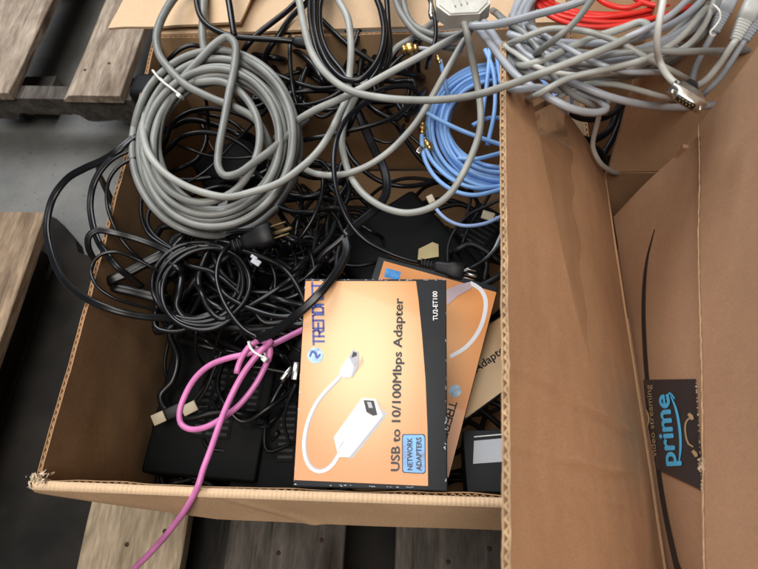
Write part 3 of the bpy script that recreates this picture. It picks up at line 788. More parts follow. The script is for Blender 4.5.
poly_px([(376.5, 401.5), (378.6, 415.6), (344, 454.5), (350, 457), (383, 416)], f1, .0010, 'adapter_picture_side', mat('printed_shade', (.66, .66, .73), .42), r1)
poly_px([(363.7, 400.2), (374, 400.8), (377.4, 415), (373, 415.8), (366.5, 412)], f1, .0012, 'port_picture', M['ink'], r1)
poly_px([(367, 402), (371, 402.2), (373, 408), (369, 408)], f1, .0014, 'port_picture_grey', M['artgrey'], r1)
stroke_px([(338.5, 449), (344, 441)], [.9, .9], f1, .0011, 'adapter_mark', M['artgrey'], r1)

random.seed(21); m = MB()
for i in range(70):
    t = random.random(); sd = random.choice('tblr'); e = random.uniform(0, .9)
    x, y = {'t': (lerp(304.5, 446, t), 279.6 + e), 'b': (lerp(293.5, 447, t), 484.5 - e + 4 * t), 'l': (lerp(304, 293.2, t) + e, lerp(279, 485, t)), 'r': (446.6 - e, lerp(279, 488, t))}[sd]
    L_, R_ = stroke2([(x, y), (x + random.uniform(-2, 2), y + random.uniform(-.7, .7) if sd in 'tb' else y + random.uniform(-3, 3)), (x + random.uniform(-3, 3) * (sd in 'tb'), y + random.uniform(-4, 4) * (sd in 'lr'))], [.2, random.uniform(.3, .9), .2])
    flat_strip(m, L_, R_, .0007, f1)
m.build('edge_wear', M['label'], r1)
r2, f2, *_ = carton('orange adapter carton turned upside down, partly under the top carton',
                    W(318, 440, .372), W(448, 482, .372), W(375.5, 255.5, .398), .03, GC)
poly_px([(384, 261), (501, 293.5), (449, 478), (330, 440)], f2, .0003, 'front_print', M['front2'], r2)
stroke_px([(470, 283), (480, 289), (485.5, 300), (484, 317), (477, 334), (465, 348), (450, 357)], [4, 4.2, 4.2, 4, 4], f2, .0006, 'cable_picture', M['art'], r2)
poly_px([(446, 290), (458, 285), (470, 282), (472, 288), (458, 296), (447, 306)], f2, .0008, 'plug_picture', mat('printed_mauve', (.52, .40, .42), .45), r2)
poly_px([(386, 268), (401, 272), (399, 281), (384, 277)], f2, .0006, 'sticker', M['sticker'], r2)
poly_px([(455 + 6.2 * math.cos(a * .21), 391 + 6.2 * math.sin(a * .21)) for a in range(30)], f2, .0006, 'logo_disc', M['logo'], r2)
square_text('TRENDNET', (450.5, 401), (433, 462), 6.5, (.96, .28), f2, .0007, M['ink'], r2, .24)

r3, f3, *_ = carton('cream and black adapter carton half hidden behind the leaning flap, at a slant',
                    W(452, 430, .345), W(540, 366, .345), W(412, 378, .35), .03, GC)
poly_px([(466, 418), (537, 366), (500, 312), (420, 370)], f3, .0003, 'front_print', M['front3'], r3)
text_px('USB to 10/100Mbps Adapter', (395, 433), (509, 349), 8, .0006, f3, 'lettering', M['ink'], r3, .02, skew=(-.55, -.83))
r4, f4, *_ = carton('small black carton with a pale blue label, low beside the leaning flap',
                    W(467, 492, .372), W(540, 492, .372), W(468, 430, .36), .05, GC)
poly_px([(474, 441), (530, 436), (530, 460), (473, 464)], f4, .0004, 'label', M['label'], r4)
stroke_px([(474, 437), (530, 432)], [1.2, 1.2], f4, .0004, 'printed_line', M['whiteink'], r4)

# ---------------------------------------------------------------- black devices lying deep in the box
def device(name, label, cat, c, dirpx, z, size, r, vents=(), up=Vector((0, 0, 1)), group=None):
    a = W(*c, z); b = W(c[0] + dirpx[0], c[1] + dirpx[1], z); Mx = frame(a, b, up)
    root = thing(name, label, cat, Mx @ Matrix.Translation((0, 0, -size[2])), group)
    m = MB(); m.rbox((0, 0, -size[2] / 2), size, r, Mx); m.build('housing', M['plastic'], root)
    for (x0, y0, nx, ny, sx, sy, dx, dy) in vents:
        m = MB(); g_ = MB()
        g_.box((x0 + dx * (nx - 1) / 2, y0 + dy * (ny - 1) / 2, .0001), (dx * nx, dy * ny, .0006), Mx)
        for i in range(nx + 1): m.box((x0 + dx * (i - .5), y0 + dy * (ny - 1) / 2, .001), (dx - sx, dy * ny, .002), Mx)
        for j in range(ny + 1): m.box((x0 + dx * (nx - 1) / 2, y0 + dy * (j - .5), .00085), (dx * nx, dy - sy, .0016), Mx)
        vg = g_.build('vent_recess', M['dark'], root); m.build('vent_grille', M['plastic'], root)
    return root, Mx
device('network_device', 'black plastic device with rows of vent slots, deep under the pink cable', 'device', (215, 395), (-22, 100), .27, (.21, .15, .05), .004,
       vents=((-.06, -.012, 14, 3, .0045, .012, .0085, .0165), (-.06, .052, 12, 1, .004, .012, .0085, .0165)))
device('network_device', 'second black vented device lying beside the printed carton, half under the other', 'device', (283, 430), (-8, 100), .262, (.17, .13, .045), .005,
       vents=((-.03, .005, 9, 2, .004, .02, .008, .024),))
device('network_device', 'smooth black case with rounded corners lying at a slant behind the cartons', 'device', (408, 258), (70, 82), .335, (.175, .145, .035), .009)
device('power_adapter', 'black power brick in the dark bottom corner of the box', 'adapter', (150, 440), (50, 20), .24, (.11, .06, .04), .006)
device('power_adapter', 'dull dark power brick beneath the grey cable coil', 'adapter', (228, 160), (60, -30), .33, (.10, .065, .045), .006)
device('power_adapter', 'black power brick with ridges beside the leaning flap under the blue coil', 'adapter', (480, 232), (40, -50), .33, (.085, .06, .04), .006,
       vents=((-.02, 0, 6, 1, .004, .03, .008, .034),))
device('power_adapter', 'black power brick lying under the dark tangle left of the top carton', 'adapter', (285, 300), (40, 60), .27, (.12, .07, .045), .006)
device('power_adapter', 'black power brick hanging over the left rim beside the grey coil', 'adapter', (142, 82), (8, -20), .452, (.042, .036, .04), .010)
tg = W(428, 252, .3385); Mx = frame(tg, W(438, 250, .3385), Vector((0, 0, 1)))
m = MB(); m.prism([(-.016, -.009), (.012, -.010), (.016, .008), (.009, .013), (-.011, .007)], .0, .0006, Mx)
tag(m.build('paper_tag', M['tan']), 'tan paper tag stuck on the smooth black slanted case', 'tag')

# ---------------------------------------------------------------- dark clutter on the bottom of the box
rnd = random.Random(77); m = MB()
for k in range(70):
    cxp, cyp = rnd.uniform(-.33, .06), rnd.uniform(.09, .47); pts = []; a0 = rnd.uniform(0, 6.28); rr = rnd.uniform(.03, .10); zz = rnd.uniform(.172, .262)
    n_ = rnd.randint(9, 20)
    for i in range(n_):
        a0 += rnd.uniform(.5, 1.1); r_ = rr * rnd.uniform(.7, 1.3)
        pts.append(Vector((min(.13, max(-.355, cxp + r_ * 1.2 * math.cos(a0))), min(.56, max(.065, cyp + r_ * math.sin(a0))), zz + rnd.uniform(-.012, .02))))
    m.tube(spline(pts, .009), rnd.uniform(.0022, .0046), n=8)
tag(m.build('cable_tangle', M['blackm']), 'dark mass of tangled black cables covering the bottom of the open box', 'cables', kind='stuff')
# added sheet: shade on the floor beside and under the box, painted near black
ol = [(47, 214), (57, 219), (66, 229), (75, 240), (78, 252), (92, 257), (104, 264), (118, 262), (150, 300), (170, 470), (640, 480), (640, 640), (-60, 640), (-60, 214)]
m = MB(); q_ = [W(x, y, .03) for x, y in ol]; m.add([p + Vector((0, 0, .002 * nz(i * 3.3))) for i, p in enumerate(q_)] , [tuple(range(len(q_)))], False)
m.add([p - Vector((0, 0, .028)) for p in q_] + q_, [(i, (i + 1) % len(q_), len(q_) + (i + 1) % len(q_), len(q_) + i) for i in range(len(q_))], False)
tag(m.build('floor_shade_sheet', M['mat']), 'dark sheet added for floor shade under the big box, beside the lower left board', 'mat')  # 'mat' here is the added sheet of painted floor shade, no real mat

# ---------------------------------------------------------------- cables
fc_ = 'flat black cords hanging over the left rim'
def cable(name, label, mt, w, pts, group=None, twin=False, wob=.5, cat='cable', twist=0.):
    m = MB()
    if isinstance(pts, str): pts = [pts]
    for p in pts:
        if isinstance(p, str) and name == 'black_cable' and group != fc_:
            q = [[float(k) for k in t.split(',')] for t in p.split()]
            for a_, b_, at in ((q[0], q[1], 0), (q[-1], q[-2], len(q) + 1)):
                if a_[1] < -5: continue
                e1 = [a_[0] + (a_[0] - b_[0]) * .5, a_[1] + (a_[1] - b_[1]) * .5, max(a_[2] - 28, -262)]
                e2 = [a_[0] + (a_[0] - b_[0]) * .6, a_[1] + (a_[1] - b_[1]) * .6 + 3, max(a_[2] - 90, -270)]
                if at == 0: q = [e2, e1] + q
                else: q = q + [e1, e2]
            p = ' '.join('%g,%g,%g' % tuple(t) for t in q)
        cord(m, p, w, twin, wob, twist=twist)
    return tag(m.build(name, M[mt]), label, cat, group)
def coil_pts(cx, cy, rx, ry, rot, loops, z, ph=0., spread=.1, dz=12, jit=3, n=16, seed=0, squash=0.):
    rnd = random.Random(seed); out = []
    cr, sr = math.cos(rot), math.sin(rot); tot = int(loops * n)
    kr = [1 - spread * (((k_ * 3) % max(1, int(loops))) / max(1, int(loops) - 1)) + .012 * rnd.uniform(-1, 1) for k_ in range(int(loops) + 3)]; kx = [rnd.uniform(-jit, jit) for _ in range(int(loops) + 3)]
    ky = [rnd.uniform(-jit, jit) for _ in range(int(loops) + 3)]; kz = [rnd.uniform(0, dz) for _ in range(int(loops) + 3)]
    for i in range(tot + 1):
        t = i / n; k = int(t); f = max(0, (t - k - .6) / .4); f = f * f * (3 - 2 * f)
        g = lambda L: lerp(L[k], L[k + 1], f)
        a = ph + 2 * math.pi * t; x = rx * g(kr) * math.cos(a); y = ry * g(kr) * math.sin(a)
        zz = z(a) if callable(z) else z
        out.append(W(cx + g(kx) + x * cr - y * sr, cy + g(ky) + x * sr + y * cr, Z(zz + g(kz) + rnd.uniform(-1, 1) - (60 * (1 - min(i, tot - i) / 3) if min(i, tot - i) < 3 else 0))))
    return out
def tie_loop(root, mt, c, d, wpx, hmm, name='cable_tie', r=.0015):
    """small plastic tie round a bundle: centre px,mm; d = px direction across the bundle"""
    a = W(c[0] - d[0], c[1] - d[1], Z(c[2])); b = W(c[0] + d[0], c[1] + d[1], Z(c[2])); Mx = frame(a, b); L = (b - a).length
    pts = [Mx @ Vector((L / 2 + L / 2 * math.cos(t) * 1.05, .0008 * math.sin(t * 3), hmm / 1000 * (math.sin(t)))) for t in [i * 2 * math.pi / 28 for i in range(29)]]
    m = MB(); m.tube(pts, r, n=8, flat=1.6)
    m.rbox((L * 1.02, 0, hmm / 1000 * .35), (.006, .005, .006), .001, Mx)
    return m.build(name, M[mt], root)

# --- the large warm grey coil on the left, over the rim
gz = lambda a: 14 - 14 * math.sin(a) - 4 * math.cos(a)
gc = thing('coiled_cable', 'large round coil of warm grey cable at the left over the box rim', 'cable', W(215, 142, Z(0)))
m = MB()
cord(m, coil_pts(217, 144, 86, 94, .18, 4, gz, .6, .30, 3, 2.0, seed=4), 8.9)
cord(m, coil_pts(217, 142, 82, 90, .12, 4, lambda a: gz(a) + 11, 2.2, .28, 3, 3.5, seed=8), 8.9)
cord(m, coil_pts(216, 140, 78, 87, .22, 2, lambda a: gz(a) + 20, 3.9, .16, 3, 5, seed=12), 8.9)
cord(m, '184,77,38 172,95,38 158,120,36 153,150,34 160,180,32 180,198,32 205,203,32 232,193,34 250,172,36 259,145,38 257,118,40 243,95,40 222,82,40 195,82,40', 9.6)
# tails
cord(m, '186,-14,40 174,-2,44 163,16,48 157,36,50 160,55,50 172,72,50 190,88,48 212,99,44 236,108,40 256,120,34 268,140,18 272,158,-14', 9.6)
cord(m, '172,90,34 184,76,44 199,59,48 214,44,50 226,37,52 235,44,54 235,66,54 230,90,54 224,122,52 219,150,50 219,168,48 225,176,46 238,174,44 254,163,40 276,146,34 290,132,20 300,124,-4 306,120,-30', 9.6)
cord(m, '204,-14,34 203,5,34 202,25,32 203,45,26 207,60,20', 9.2)
m.build('cord', M['grey'], gc); m = MB()
cord(m, '332,-14,70 338,0,70 347,18,68 351,45,62 350,72,52 346,98,44 337,118,42 322,145,42 303,166,44 280,183,46 255,192,48 230,197,46 205,193,42 182,184,46 163,172,48 149,154,48 143,134,42 146,114,26 153,100,-6', 9.0)
m.build('lead', M['arc'], gc)
tie_loop(gc, 'white', (168, 85, 44), (13, 12), 0, 12)
# --- grey cables arching across the middle
cable('cable', 'pale grey cable sweeping in one long arc over the corrugated flap edge', 'arc', 9.2,
      '297,-14,86 301,10,88 305,32,92 313,55,98 330,77,106 352,91,114 385,98,126 430,100,148 470,96,175 505,87,206 540,74,226 572,62,232 602,50,232 628,38,230 643,31,228 648,26,224 640,22,220 622,28,216 598,36,214 570,47,212 545,58,210 526,64,204 514,60,180 508,52,120')
cable('cable', 'grey cable running straight from the grey coil up to the silver connector hood', 'arc', 9.0,
      '276,138,-30 288,128,2 312,112,52 338,100,78 362,88,84 400,67,92 438,47,104 462,34,116 478,24,122')
hood = thing('connector_plug', 'silver grey hooded connector at the top centre with a grey cable hanging from it', 'connector', W(463, 5, Z(150)))
cM = frame(W(462, 18, Z(160)), W(460, -24, Z(164)))
k_ = pxm(W(462, 5, Z(160)))
m = MB()
hx = [(-2, -18), (-2, 9), (10, 24), (45, 26), (45, -26), (14, -26)]
hx = [(0, -17), (0, 13), (13, 25), (50, 26), (50, -29), (13, -28)]
m.prism([(x * k_, y * k_) for x, y in hx], -.012, .004, cM)
m.prism([(x * k_ * .93 + .0015, y * k_ * .88) for x, y in hx], .004, .0052, cM)
m.build('hood', M['hood'], hood)
m = MB()
for yy in (-8, -2, 4): m.box((22 * k_, yy * k_, .006), (22 * k_, .0014, .0018), cM @ Matrix.Rotation(.25, 4, 'Z'))
m.build('ridge', M['hood'], hood)
for yy in (30,):
    m = MB(); m.tube([cM @ Vector((x * k_, yy * k_, -.002)) for x in (4, 8, 12, 20, 34)], [.002, .003, .003, .0022, .0022], n=10); m.build('thumbscrew', M['steel'], hood)
m = MB(); cord(m, '461,14,156 466,30,150 471,52,132 476,78,112 480,104,98 480,128,88 474,150,78 462,176,66 448,196,54 430,208,44 408,213,38 388,209,34 370,199,28 355,183,22 346,163,18 342,142,18 345,120,18 354,98,22 366,80,28', 8.6)
m.build('cord', M['arc'], hood)
cable('cable', 'grey cable curving from the connector down to a low loop right of the grey coil', 'arc', 8.0,
      '478,18,92 464,40,86 447,70,76 430,100,60 413,126,48 392,149,40 367,166,32 342,174,26 320,174,18 306,169,6 296,160,-10')
cable('cable', 'grey cable looping down from the top edge left of the gold connector', 'grey', 8.0, '393,-14,62 396,2,62 405,20,64 420,36,66 440,46,70 462,50,72')
cable('cable', 'second grey cable looping down just right of its twin near the top edge', 'grey', 7.6, '402,-14,52 404,6,54 411,22,56 424,31,60 440,35,66 462,33,72')
cable('cable', 'short grey cable end slanting up behind the black loop near the top', 'grey', 8.0, '386,62,30 396,48,40 412,38,46 430,24,48 446,12,50')

# --- the blue coil with gold ends
bcl = thing('coiled_cable', 'coil of thin bright blue cable with gold ends under the corrugated flap edge', 'cable', W(490, 135, Z(-70)))
m = MB()
bz = -64
cord(m, coil_pts(500, 128, 70, 62, .1, 7, lambda a: bz - 8 * math.sin(a), .3, .09, 16, 3, seed=21), 5.3)
cord(m, coil_pts(500, 127, 62, 55, .05, 7, lambda a: bz + 4 - 8 * math.sin(a), 2.0, .10, 14, 3, seed=22), 5.3)
cord(m, coil_pts(502, 124, 53, 46, .0, 3, lambda a: bz + 8, 4.0, .10, 12, 3, seed=23), 5.3)
for p in ('422,132,-40 422,144,-42 425,160,-44 435,177,-46 452,190,-46 474,195,-46 495,191,-48 515,184,-52',
          '424,138,-42 428,154,-46 440,170,-48 456,182,-50 476,188,-50 500,186,-56 520,182,-60',
          '410,103,-30 424,111,-30 442,121,-28 466,132,-28 490,141,-32 520,151,-40',
          '490,44,-10 489,62,-16 487,84,-22 483,110,-30 481,135,-40', '485,50,-14 493,72,-18 495,100,-24 493,120,-30 487,146,-44',
          '494,40,-6 497,60,-14 500,85,-22', '458,158,-36 476,159,-34 494,155,-36 515,149,-44', '473,125,-40 488,118,-44 502,118,-50', '440,60,-6 443,72,-12 446,88,-20 450,102,-34'):
    cord(m, p, 5.4)
m.build('cord', M['blue'], bcl)
def smap(root, c, d, z, Lpx=14, wpx=8):
    a = W(c[0], c[1], Z(z)); b = W(c[0] + d[0], c[1] + d[1], Z(z)); Mx = frame(a, b); k = pxm(a)
    L = Lpx * k; w = wpx * k; m = MB()
    m.loft([(0, w * .7, w * .7), (L * .3, w * .7, w * .7)], Mx, 1.0, 16); m.loft([(L * .3, w, w), (L * .34, w * 1.1, w * 1.1), (L * .68, w * 1.1, w * 1.1), (L * .72, w, w)], Mx, 1.0, 6)
    m.loft([(L * .72, w * .75, w * .75), (L, w * .75, w * .75)], Mx, 1.0, 16)
    return m.build('gold_connector', M['gold'], root)
smap(bcl, (422, 134), (1, -10), -38, 14, 8); smap(bcl, (425, 140), (6, 10), -42, 13, 8); smap(bcl, (440, 64), (-3, -10), -6, 12, 5)
m = MB(); a = W(420, 150, Z(-40)); m.rbox((0, 0, 0), (.012, .007, .004), .001, frame(a, W(428, 140, Z(-40)))); m.build('metal_clip', M['steel'], bcl)
sp = thing('coaxial_cable', 'short blue grey cable ending in a gold screw connector near the top centre', 'cable', W(410, 50, Z(60)))
m = MB(); cord(m, '418,48,72 434,49,74 452,42,78 470,30,84 484,18,90', 5.0); m.build('cord', M['bluegrey'], sp); smap(sp, (418, 48), (-10, 1), 72, 16, 12)
pb_ = thing('network_cable', 'pale blue cable with a beige clip, below the blue coil at the flap', 'cable', W(435, 205, Z(-60)))
m = MB(); cord(m, '433,203,-66 439,213,-66 449,221,-66 464,226,-66 484,224,-66 504,215,-68 522,203,-72', 4.6); m.build('cord', M['paleblue'], pb_)
m = MB(); m.rbox((0, 0, 0), (.012, .009, .008), .0012, frame(W(431, 200, Z(-64)), W(434, 206, Z(-64)))); m.build('clip', M['beige'], pb_)
m = MB(); m.rbox((0, 0, 0), (.016, .011, .006), .001, frame(W(488, 216, Z(-72)), W(498, 219, Z(-72)))); m.rbox((.012, 0, 0), (.006, .006, .004), .0008, frame(W(488, 216, Z(-72)), W(498, 219, Z(-72))))
tag(m.build('usb_plug', M['beige']), 'beige and silver plug tip poking out by the flap under the pale blue cable', 'plug')

# --- the right-hand blue-grey bundle and the red coil
cable('coiled_cable', 'bright red cable looped at the top right behind the grey cables', 'red', 6.4,
      [coil_pts(626, -22, 100, 42, -.10, 7, 160, .4, .12, 16, 3, seed=31), '530,-6,176 548,14,178 576,25,180 610,27,180 650,19,182 690,7,184 720,-8,186',
       '548,-12,170 560,8,174 590,16,176 630,13,178 668,3,180 690,-10,182', '590,-12,176 606,4,178 628,8,180 650,-2,182 660,-14,184', '628,-12,180 640,2,182 662,6,184 684,-2,186 700,-14,186'])
m = MB()
cord(m, coil_pts(618, 10, 104, 66, -.20, 6, lambda a: 150 + 12 * math.sin(a), .7, .10, 22, 4, seed=41), 8.6)
cord(m, coil_pts(616, 6, 96, 54, -.24, 6, lambda a: 166 + 10 * math.sin(a), 2.4, .16, 18, 4, seed=42), 8.6)
tag(m.build('coiled_cable', M['midgrey']), 'heap of grey cable loops at the back right of the box, below the red cable', 'cable')
def sink(p):
    q = [[float(k) for k in t.split(',')] for t in p.split()]
    a, b, c, d = q[0], q[1], q[-1], q[-2]
    st = [[a[0] + (a[0] - b[0]) * .75, a[1] + (a[1] - b[1]) * .75, a[2] - 110], [a[0] + (a[0] - b[0]) * .45, a[1] + (a[1] - b[1]) * .45, a[2] - 42]]
    en = [] if c[1] < -5 else [[c[0] + (c[0] - d[0]) * .45, c[1] + (c[1] - d[1]) * .45, c[2] - 42], [c[0] + (c[0] - d[0]) * .75, c[1] + (c[1] - d[1]) * .75, c[2] - 110]]
    return ' '.join('%g,%g,%g' % tuple(t) for t in st + q + en)
for p, mt, w in (('520,40,214 548,30,222 584,32,226 620,44,226 652,62,220 676,74,206', 'arc', 7.5), ('540,92,210 566,78,216 600,70,220 640,60,222 676,40,224 700,14,224', 'arc', 8), ('512,50,200 536,66,206 566,74,208 602,74,208 640,66,208 668,52,206', 'palegrey', 6.5),
                 ('532,28,206 560,44,214 590,60,218 622,70,216 650,72,210', 'bluegrey', 7), ('560,96,190 586,84,196 612,84,198 640,90,194 660,96,188', 'arc', 7), ('506,20,196 524,32,202 540,50,206 552,72,206 570,92,196 590,104,180', 'midgrey', 8), ('660,58,214 686,46,216 704,26,216 714,0,216 718,-16,214', 'arc', 7.5)):
    cable('cable', 'grey strand crossing loosely over the heap of loops at the back right', mt, w, sink(p), 'loose strands across the heap')
cable('coiled_cable', 'blue grey cable loops lying in the heap under the red cable', 'bluegrey', 8.6,
      [coil_pts(620, 4, 110, 58, -.26, 5, lambda a: 182 + 10 * math.sin(a), 1.2, .12, 14, 4, seed=45), '508,34,196 530,40,202 560,42,208 592,43,212 628,40,214 660,30,216 690,12,216 706,-6,214'])
cable('cable', 'thick blue grey cable running from the silver connector up over the red cable', 'bluegrey', 9.6, '470,26,186 488,25,192 512,20,204 540,12,216 572,3,226 606,-12,232')
cable('cable', 'blue grey cable dropping from the silver connector and looping behind the pale arc', 'bluegrey', 9.4, '476,24,170 488,40,178 501,58,188 516,75,196 534,88,200 556,101,198 575,109,194 598,112,188 607,107,184 600,99,186 582,93,190 560,90,194 536,88,204 518,90,202 508,86,180 506,78,140')
cable('cable', 'blue grey cable beside it, curving right to the silver plug', 'bluegrey', 9.4, '484,22,162 497,38,172 511,58,186 530,72,196 556,78,200 580,86,198 608,97,194 640,105,180 676,108,158 706,106,130 730,103,104 770,98,70')
cable('cable', 'straight grey cable lying level across the heap to the right box flap', 'midgrey', 8.8, '592,58,214 620,53,222 650,51,224 684,52,222 712,51,200 730,51,160 770,48,120')
cable('cable', 'brownish grey cable slanting down across the heap from the red cable', 'grey', 8.2, '600,-14,246 588,4,246 572,24,244 556,38,238 542,49,222 532,56,180 526,66,120')
cable('cable', 'blue grey cable rising over the red cable to the top edge', 'bluegrey', 8.0, '700,-14,236 684,2,238 668,16,238 650,27,238 628,37,232 602,52,214 584,58,170 574,62,110')
cable('cable', 'thin pale cable drooping into the dark gap beside the flap', 'palegrey', 6.0, '616,96,120 603,107,112 596,128,92 593,146,70 599,160,52 612,170,20 624,174,-30 634,180,-90')
vg = thing('video_plug', 'silver screw-in plug with a black boot, hanging at the end of a pale cable', 'plug', W(685, 110, Z(120)))
m = MB(); cord(m, '665,-14,262 662,4,262 658,24,256 656,45,244 659,62,228 667,76,226 678,85,224 688,86,222', 8.4, n=14); m.build('cord', M['palegrey'], vg)
vM = frame(W(691, 84, Z(222)), W(679, 124, Z(244))); k_ = .95 * pxm(W(685, 105, Z(215)))
m = MB(); m.loft([(0, 10 * k_, 9 * k_), (3 * k_, 13 * k_, 12 * k_), (14 * k_, 16 * k_, 13 * k_), (19 * k_, 19 * k_, 13 * k_)], vM, .7); m.build('boot', M['blackm'], vg)
m = MB(); m.loft([(18 * k_, 26 * k_, 11 * k_), (20 * k_, 28 * k_, 13 * k_), (33 * k_, 28 * k_, 13 * k_), (35 * k_, 40 * k_, 15 * k_), (37 * k_, 40 * k_, 15 * k_), (37.5 * k_, 26 * k_, 10 * k_), (45 * k_, 25 * k_, 9.5 * k_)], vM, .35)
for s in (-1, 1): m.loft([(16 * k_, 4 * k_, 4 * k_, s * 16 * k_), (24 * k_, 4 * k_, 4 * k_, s * 16 * k_), (24.5 * k_, 2.6 * k_, 2.6 * k_, s * 16 * k_), (44 * k_, 2.6 * k_, 2.6 * k_, s * 16 * k_)], vM, 1.0, 10)
m.build('shell', M['steel'], vg)
m = MB(); m.loft([(45.05 * k_, 21 * k_, 6.5 * k_), (45.4 * k_, 21 * k_, 6.5 * k_)], vM, .35); m.build('pin_face', M['dark'], vg)
m = MB()
for i in range(5): m.tube([vM @ Vector((44 * k_, (i - 2) * 3.7 * k_, 1.2 * k_)), vM @ Vector((46.4 * k_, (i - 2) * 3.7 * k_, 1.2 * k_))], .5 * k_, n=8)
for i in range(4): m.tube([vM @ Vector((44 * k_, (i - 1.5) * 3.7 * k_, -1.4 * k_)), vM @ Vector((46.4 * k_, (i - 1.5) * 3.7 * k_, -1.4 * k_))], .5 * k_, n=8)
m.build('pins', M['gold'], vg)
def booted(label, pts, tip, w, mt):
    r = thing('network_cable', label, 'cable', T(pts)[0]); m = MB(); cord(m, pts, w); m.build('cord', M[mt], r)
    P = T(pts); Mx = frame(P[-1], W(tip[0], tip[1], Z(tip[2]))); k = pxm(P[-1]); m = MB(); sec = []
    for i in range(7): sec += [(i * 3 * k, (10 + i * .8) * k, 9 * k), (i * 3 * k + 1.9 * k, (10 + i * .8) * k, 9 * k), (i * 3 * k + 2 * k, (7.5 + i * .8) * k, 7 * k), (i * 3 * k + 2.9 * k, (7.5 + i * .8) * k, 7 * k)]
    sec += [(21 * k, 16 * k, 12 * k), (44 * k, 17 * k, 13 * k)]
    m.loft(sec, Mx, .45); m.build('boot', M[mt], r); return r
booted('pale grey network cable with a ribbed boot, uppermost beside the right box flap', '672,104,60 684,94,110 694,88,150 704,82,160 716,68,172 727,52,186 735,40,194', (752, 6, 206), 8.0, 'palegrey')
booted('blue grey network cable with a ribbed boot, at the top right behind its pale twin', '676,116,50 686,100,110 691,84,150 696,66,162 705,48,176 714,32,186', (732, -10, 200), 8.0, 'bluegrey')
booted('pale network cable with a ribbed boot, nearest the right box flap', '680,112,60 694,102,110 706,90,152 718,78,164 732,58,180 744,40,192', (764, 4, 206), 7.0, 'bluegrey')
m = MB(); cord(m, '713,4,222 719,10,222 720,18,218 714,27,214 710,31,212 711,35,210 715,34,209', 2.6)
tag(m.build('twist_tie', M['white']), 'thin white twist tie curling by the grey boots at the top right', 'tie')
def plug(root, c, d, z, body, prong=True, mt='blackm', ribs=5, z2=None, prongmt='steel', wk=1.):
    """moulded power plug: ribbed relief, body, two blades and an earth pin"""
    a = W(c[0], c[1], Z(z)); b = W(c[0] + d[0], c[1] + d[1], Z(z if z2 is None else z2)); Mx = frame(a, b); k = pxm(a) * wk
    sec = [(-2 * k, 5 * k, 5 * k)]
    for i in range(ribs): sec += [(i * 4 * k, 12 * k, 9.5 * k), (i * 4 * k + 2.2 * k, 12 * k, 9.5 * k), (i * 4 * k + 2.4 * k, 8 * k, 7 * k), (i * 4 * k + 3.8 * k, 8 * k, 7 * k)]
    x = ribs * 4 * k
    m = MB(); m.loft(sec + [(x, 9 * k, 8 * k)], Mx, .7); m.build('strain_relief', M[mt], root)
    sec = [(x - .5 * k, 9 * k, 8 * k), (x + 4 * k, 14 * k, 11 * k), (x + body * .45 * k, 17 * k, 14 * k), (x + body * .6 * k, 22 * k, 17 * k), (x + body * .97 * k, 22 * k, 17 * k), (x + body * k, 20 * k, 15 * k)]
    m = MB(); m.loft(sec, Mx, .55); m.build('plug_body', M[mt], root)
    if prong:
        for s in (-1, 1):
            m = MB(); m.rbox((x + body * k + 7 * k, s * 5.5 * k, 1.5 * k), (15 * k, 1.4 * k, 5 * k), .0005, Mx, 1); m.build('prong', M[prongmt], root)
        m = MB(); m.tube([Mx @ Vector((x + body * k - .5 * k, 0, -5 * k)), Mx @ Vector((x + body * k + 15 * k, 0, -5 * k)), Mx @ Vector((x + body * k + 17 * k, 0, -5 * k))], [2 * k, 2 * k, .8 * k], n=10); m.build('prong', M[prongmt], root)
# --- black plug across the second carton
pc = thing('power_cable', 'black cord with a ribbed plug and bare prongs lying across the second carton', 'cord', W(425, 265, Z(0)))
m = MB(); cord(m, '384,92,24 368,101,32 352,112,40 341,128,46 335,150,48 335,175,46 340,200,42 350,222,36 365,239,28 385,251,20 405,259,14 421,263,10', 6.4); m.build('cord', M['black'], pc)
plug(pc, (421, 263), (52, 12), 8, 38, ribs=4, z2=6, wk=.8)

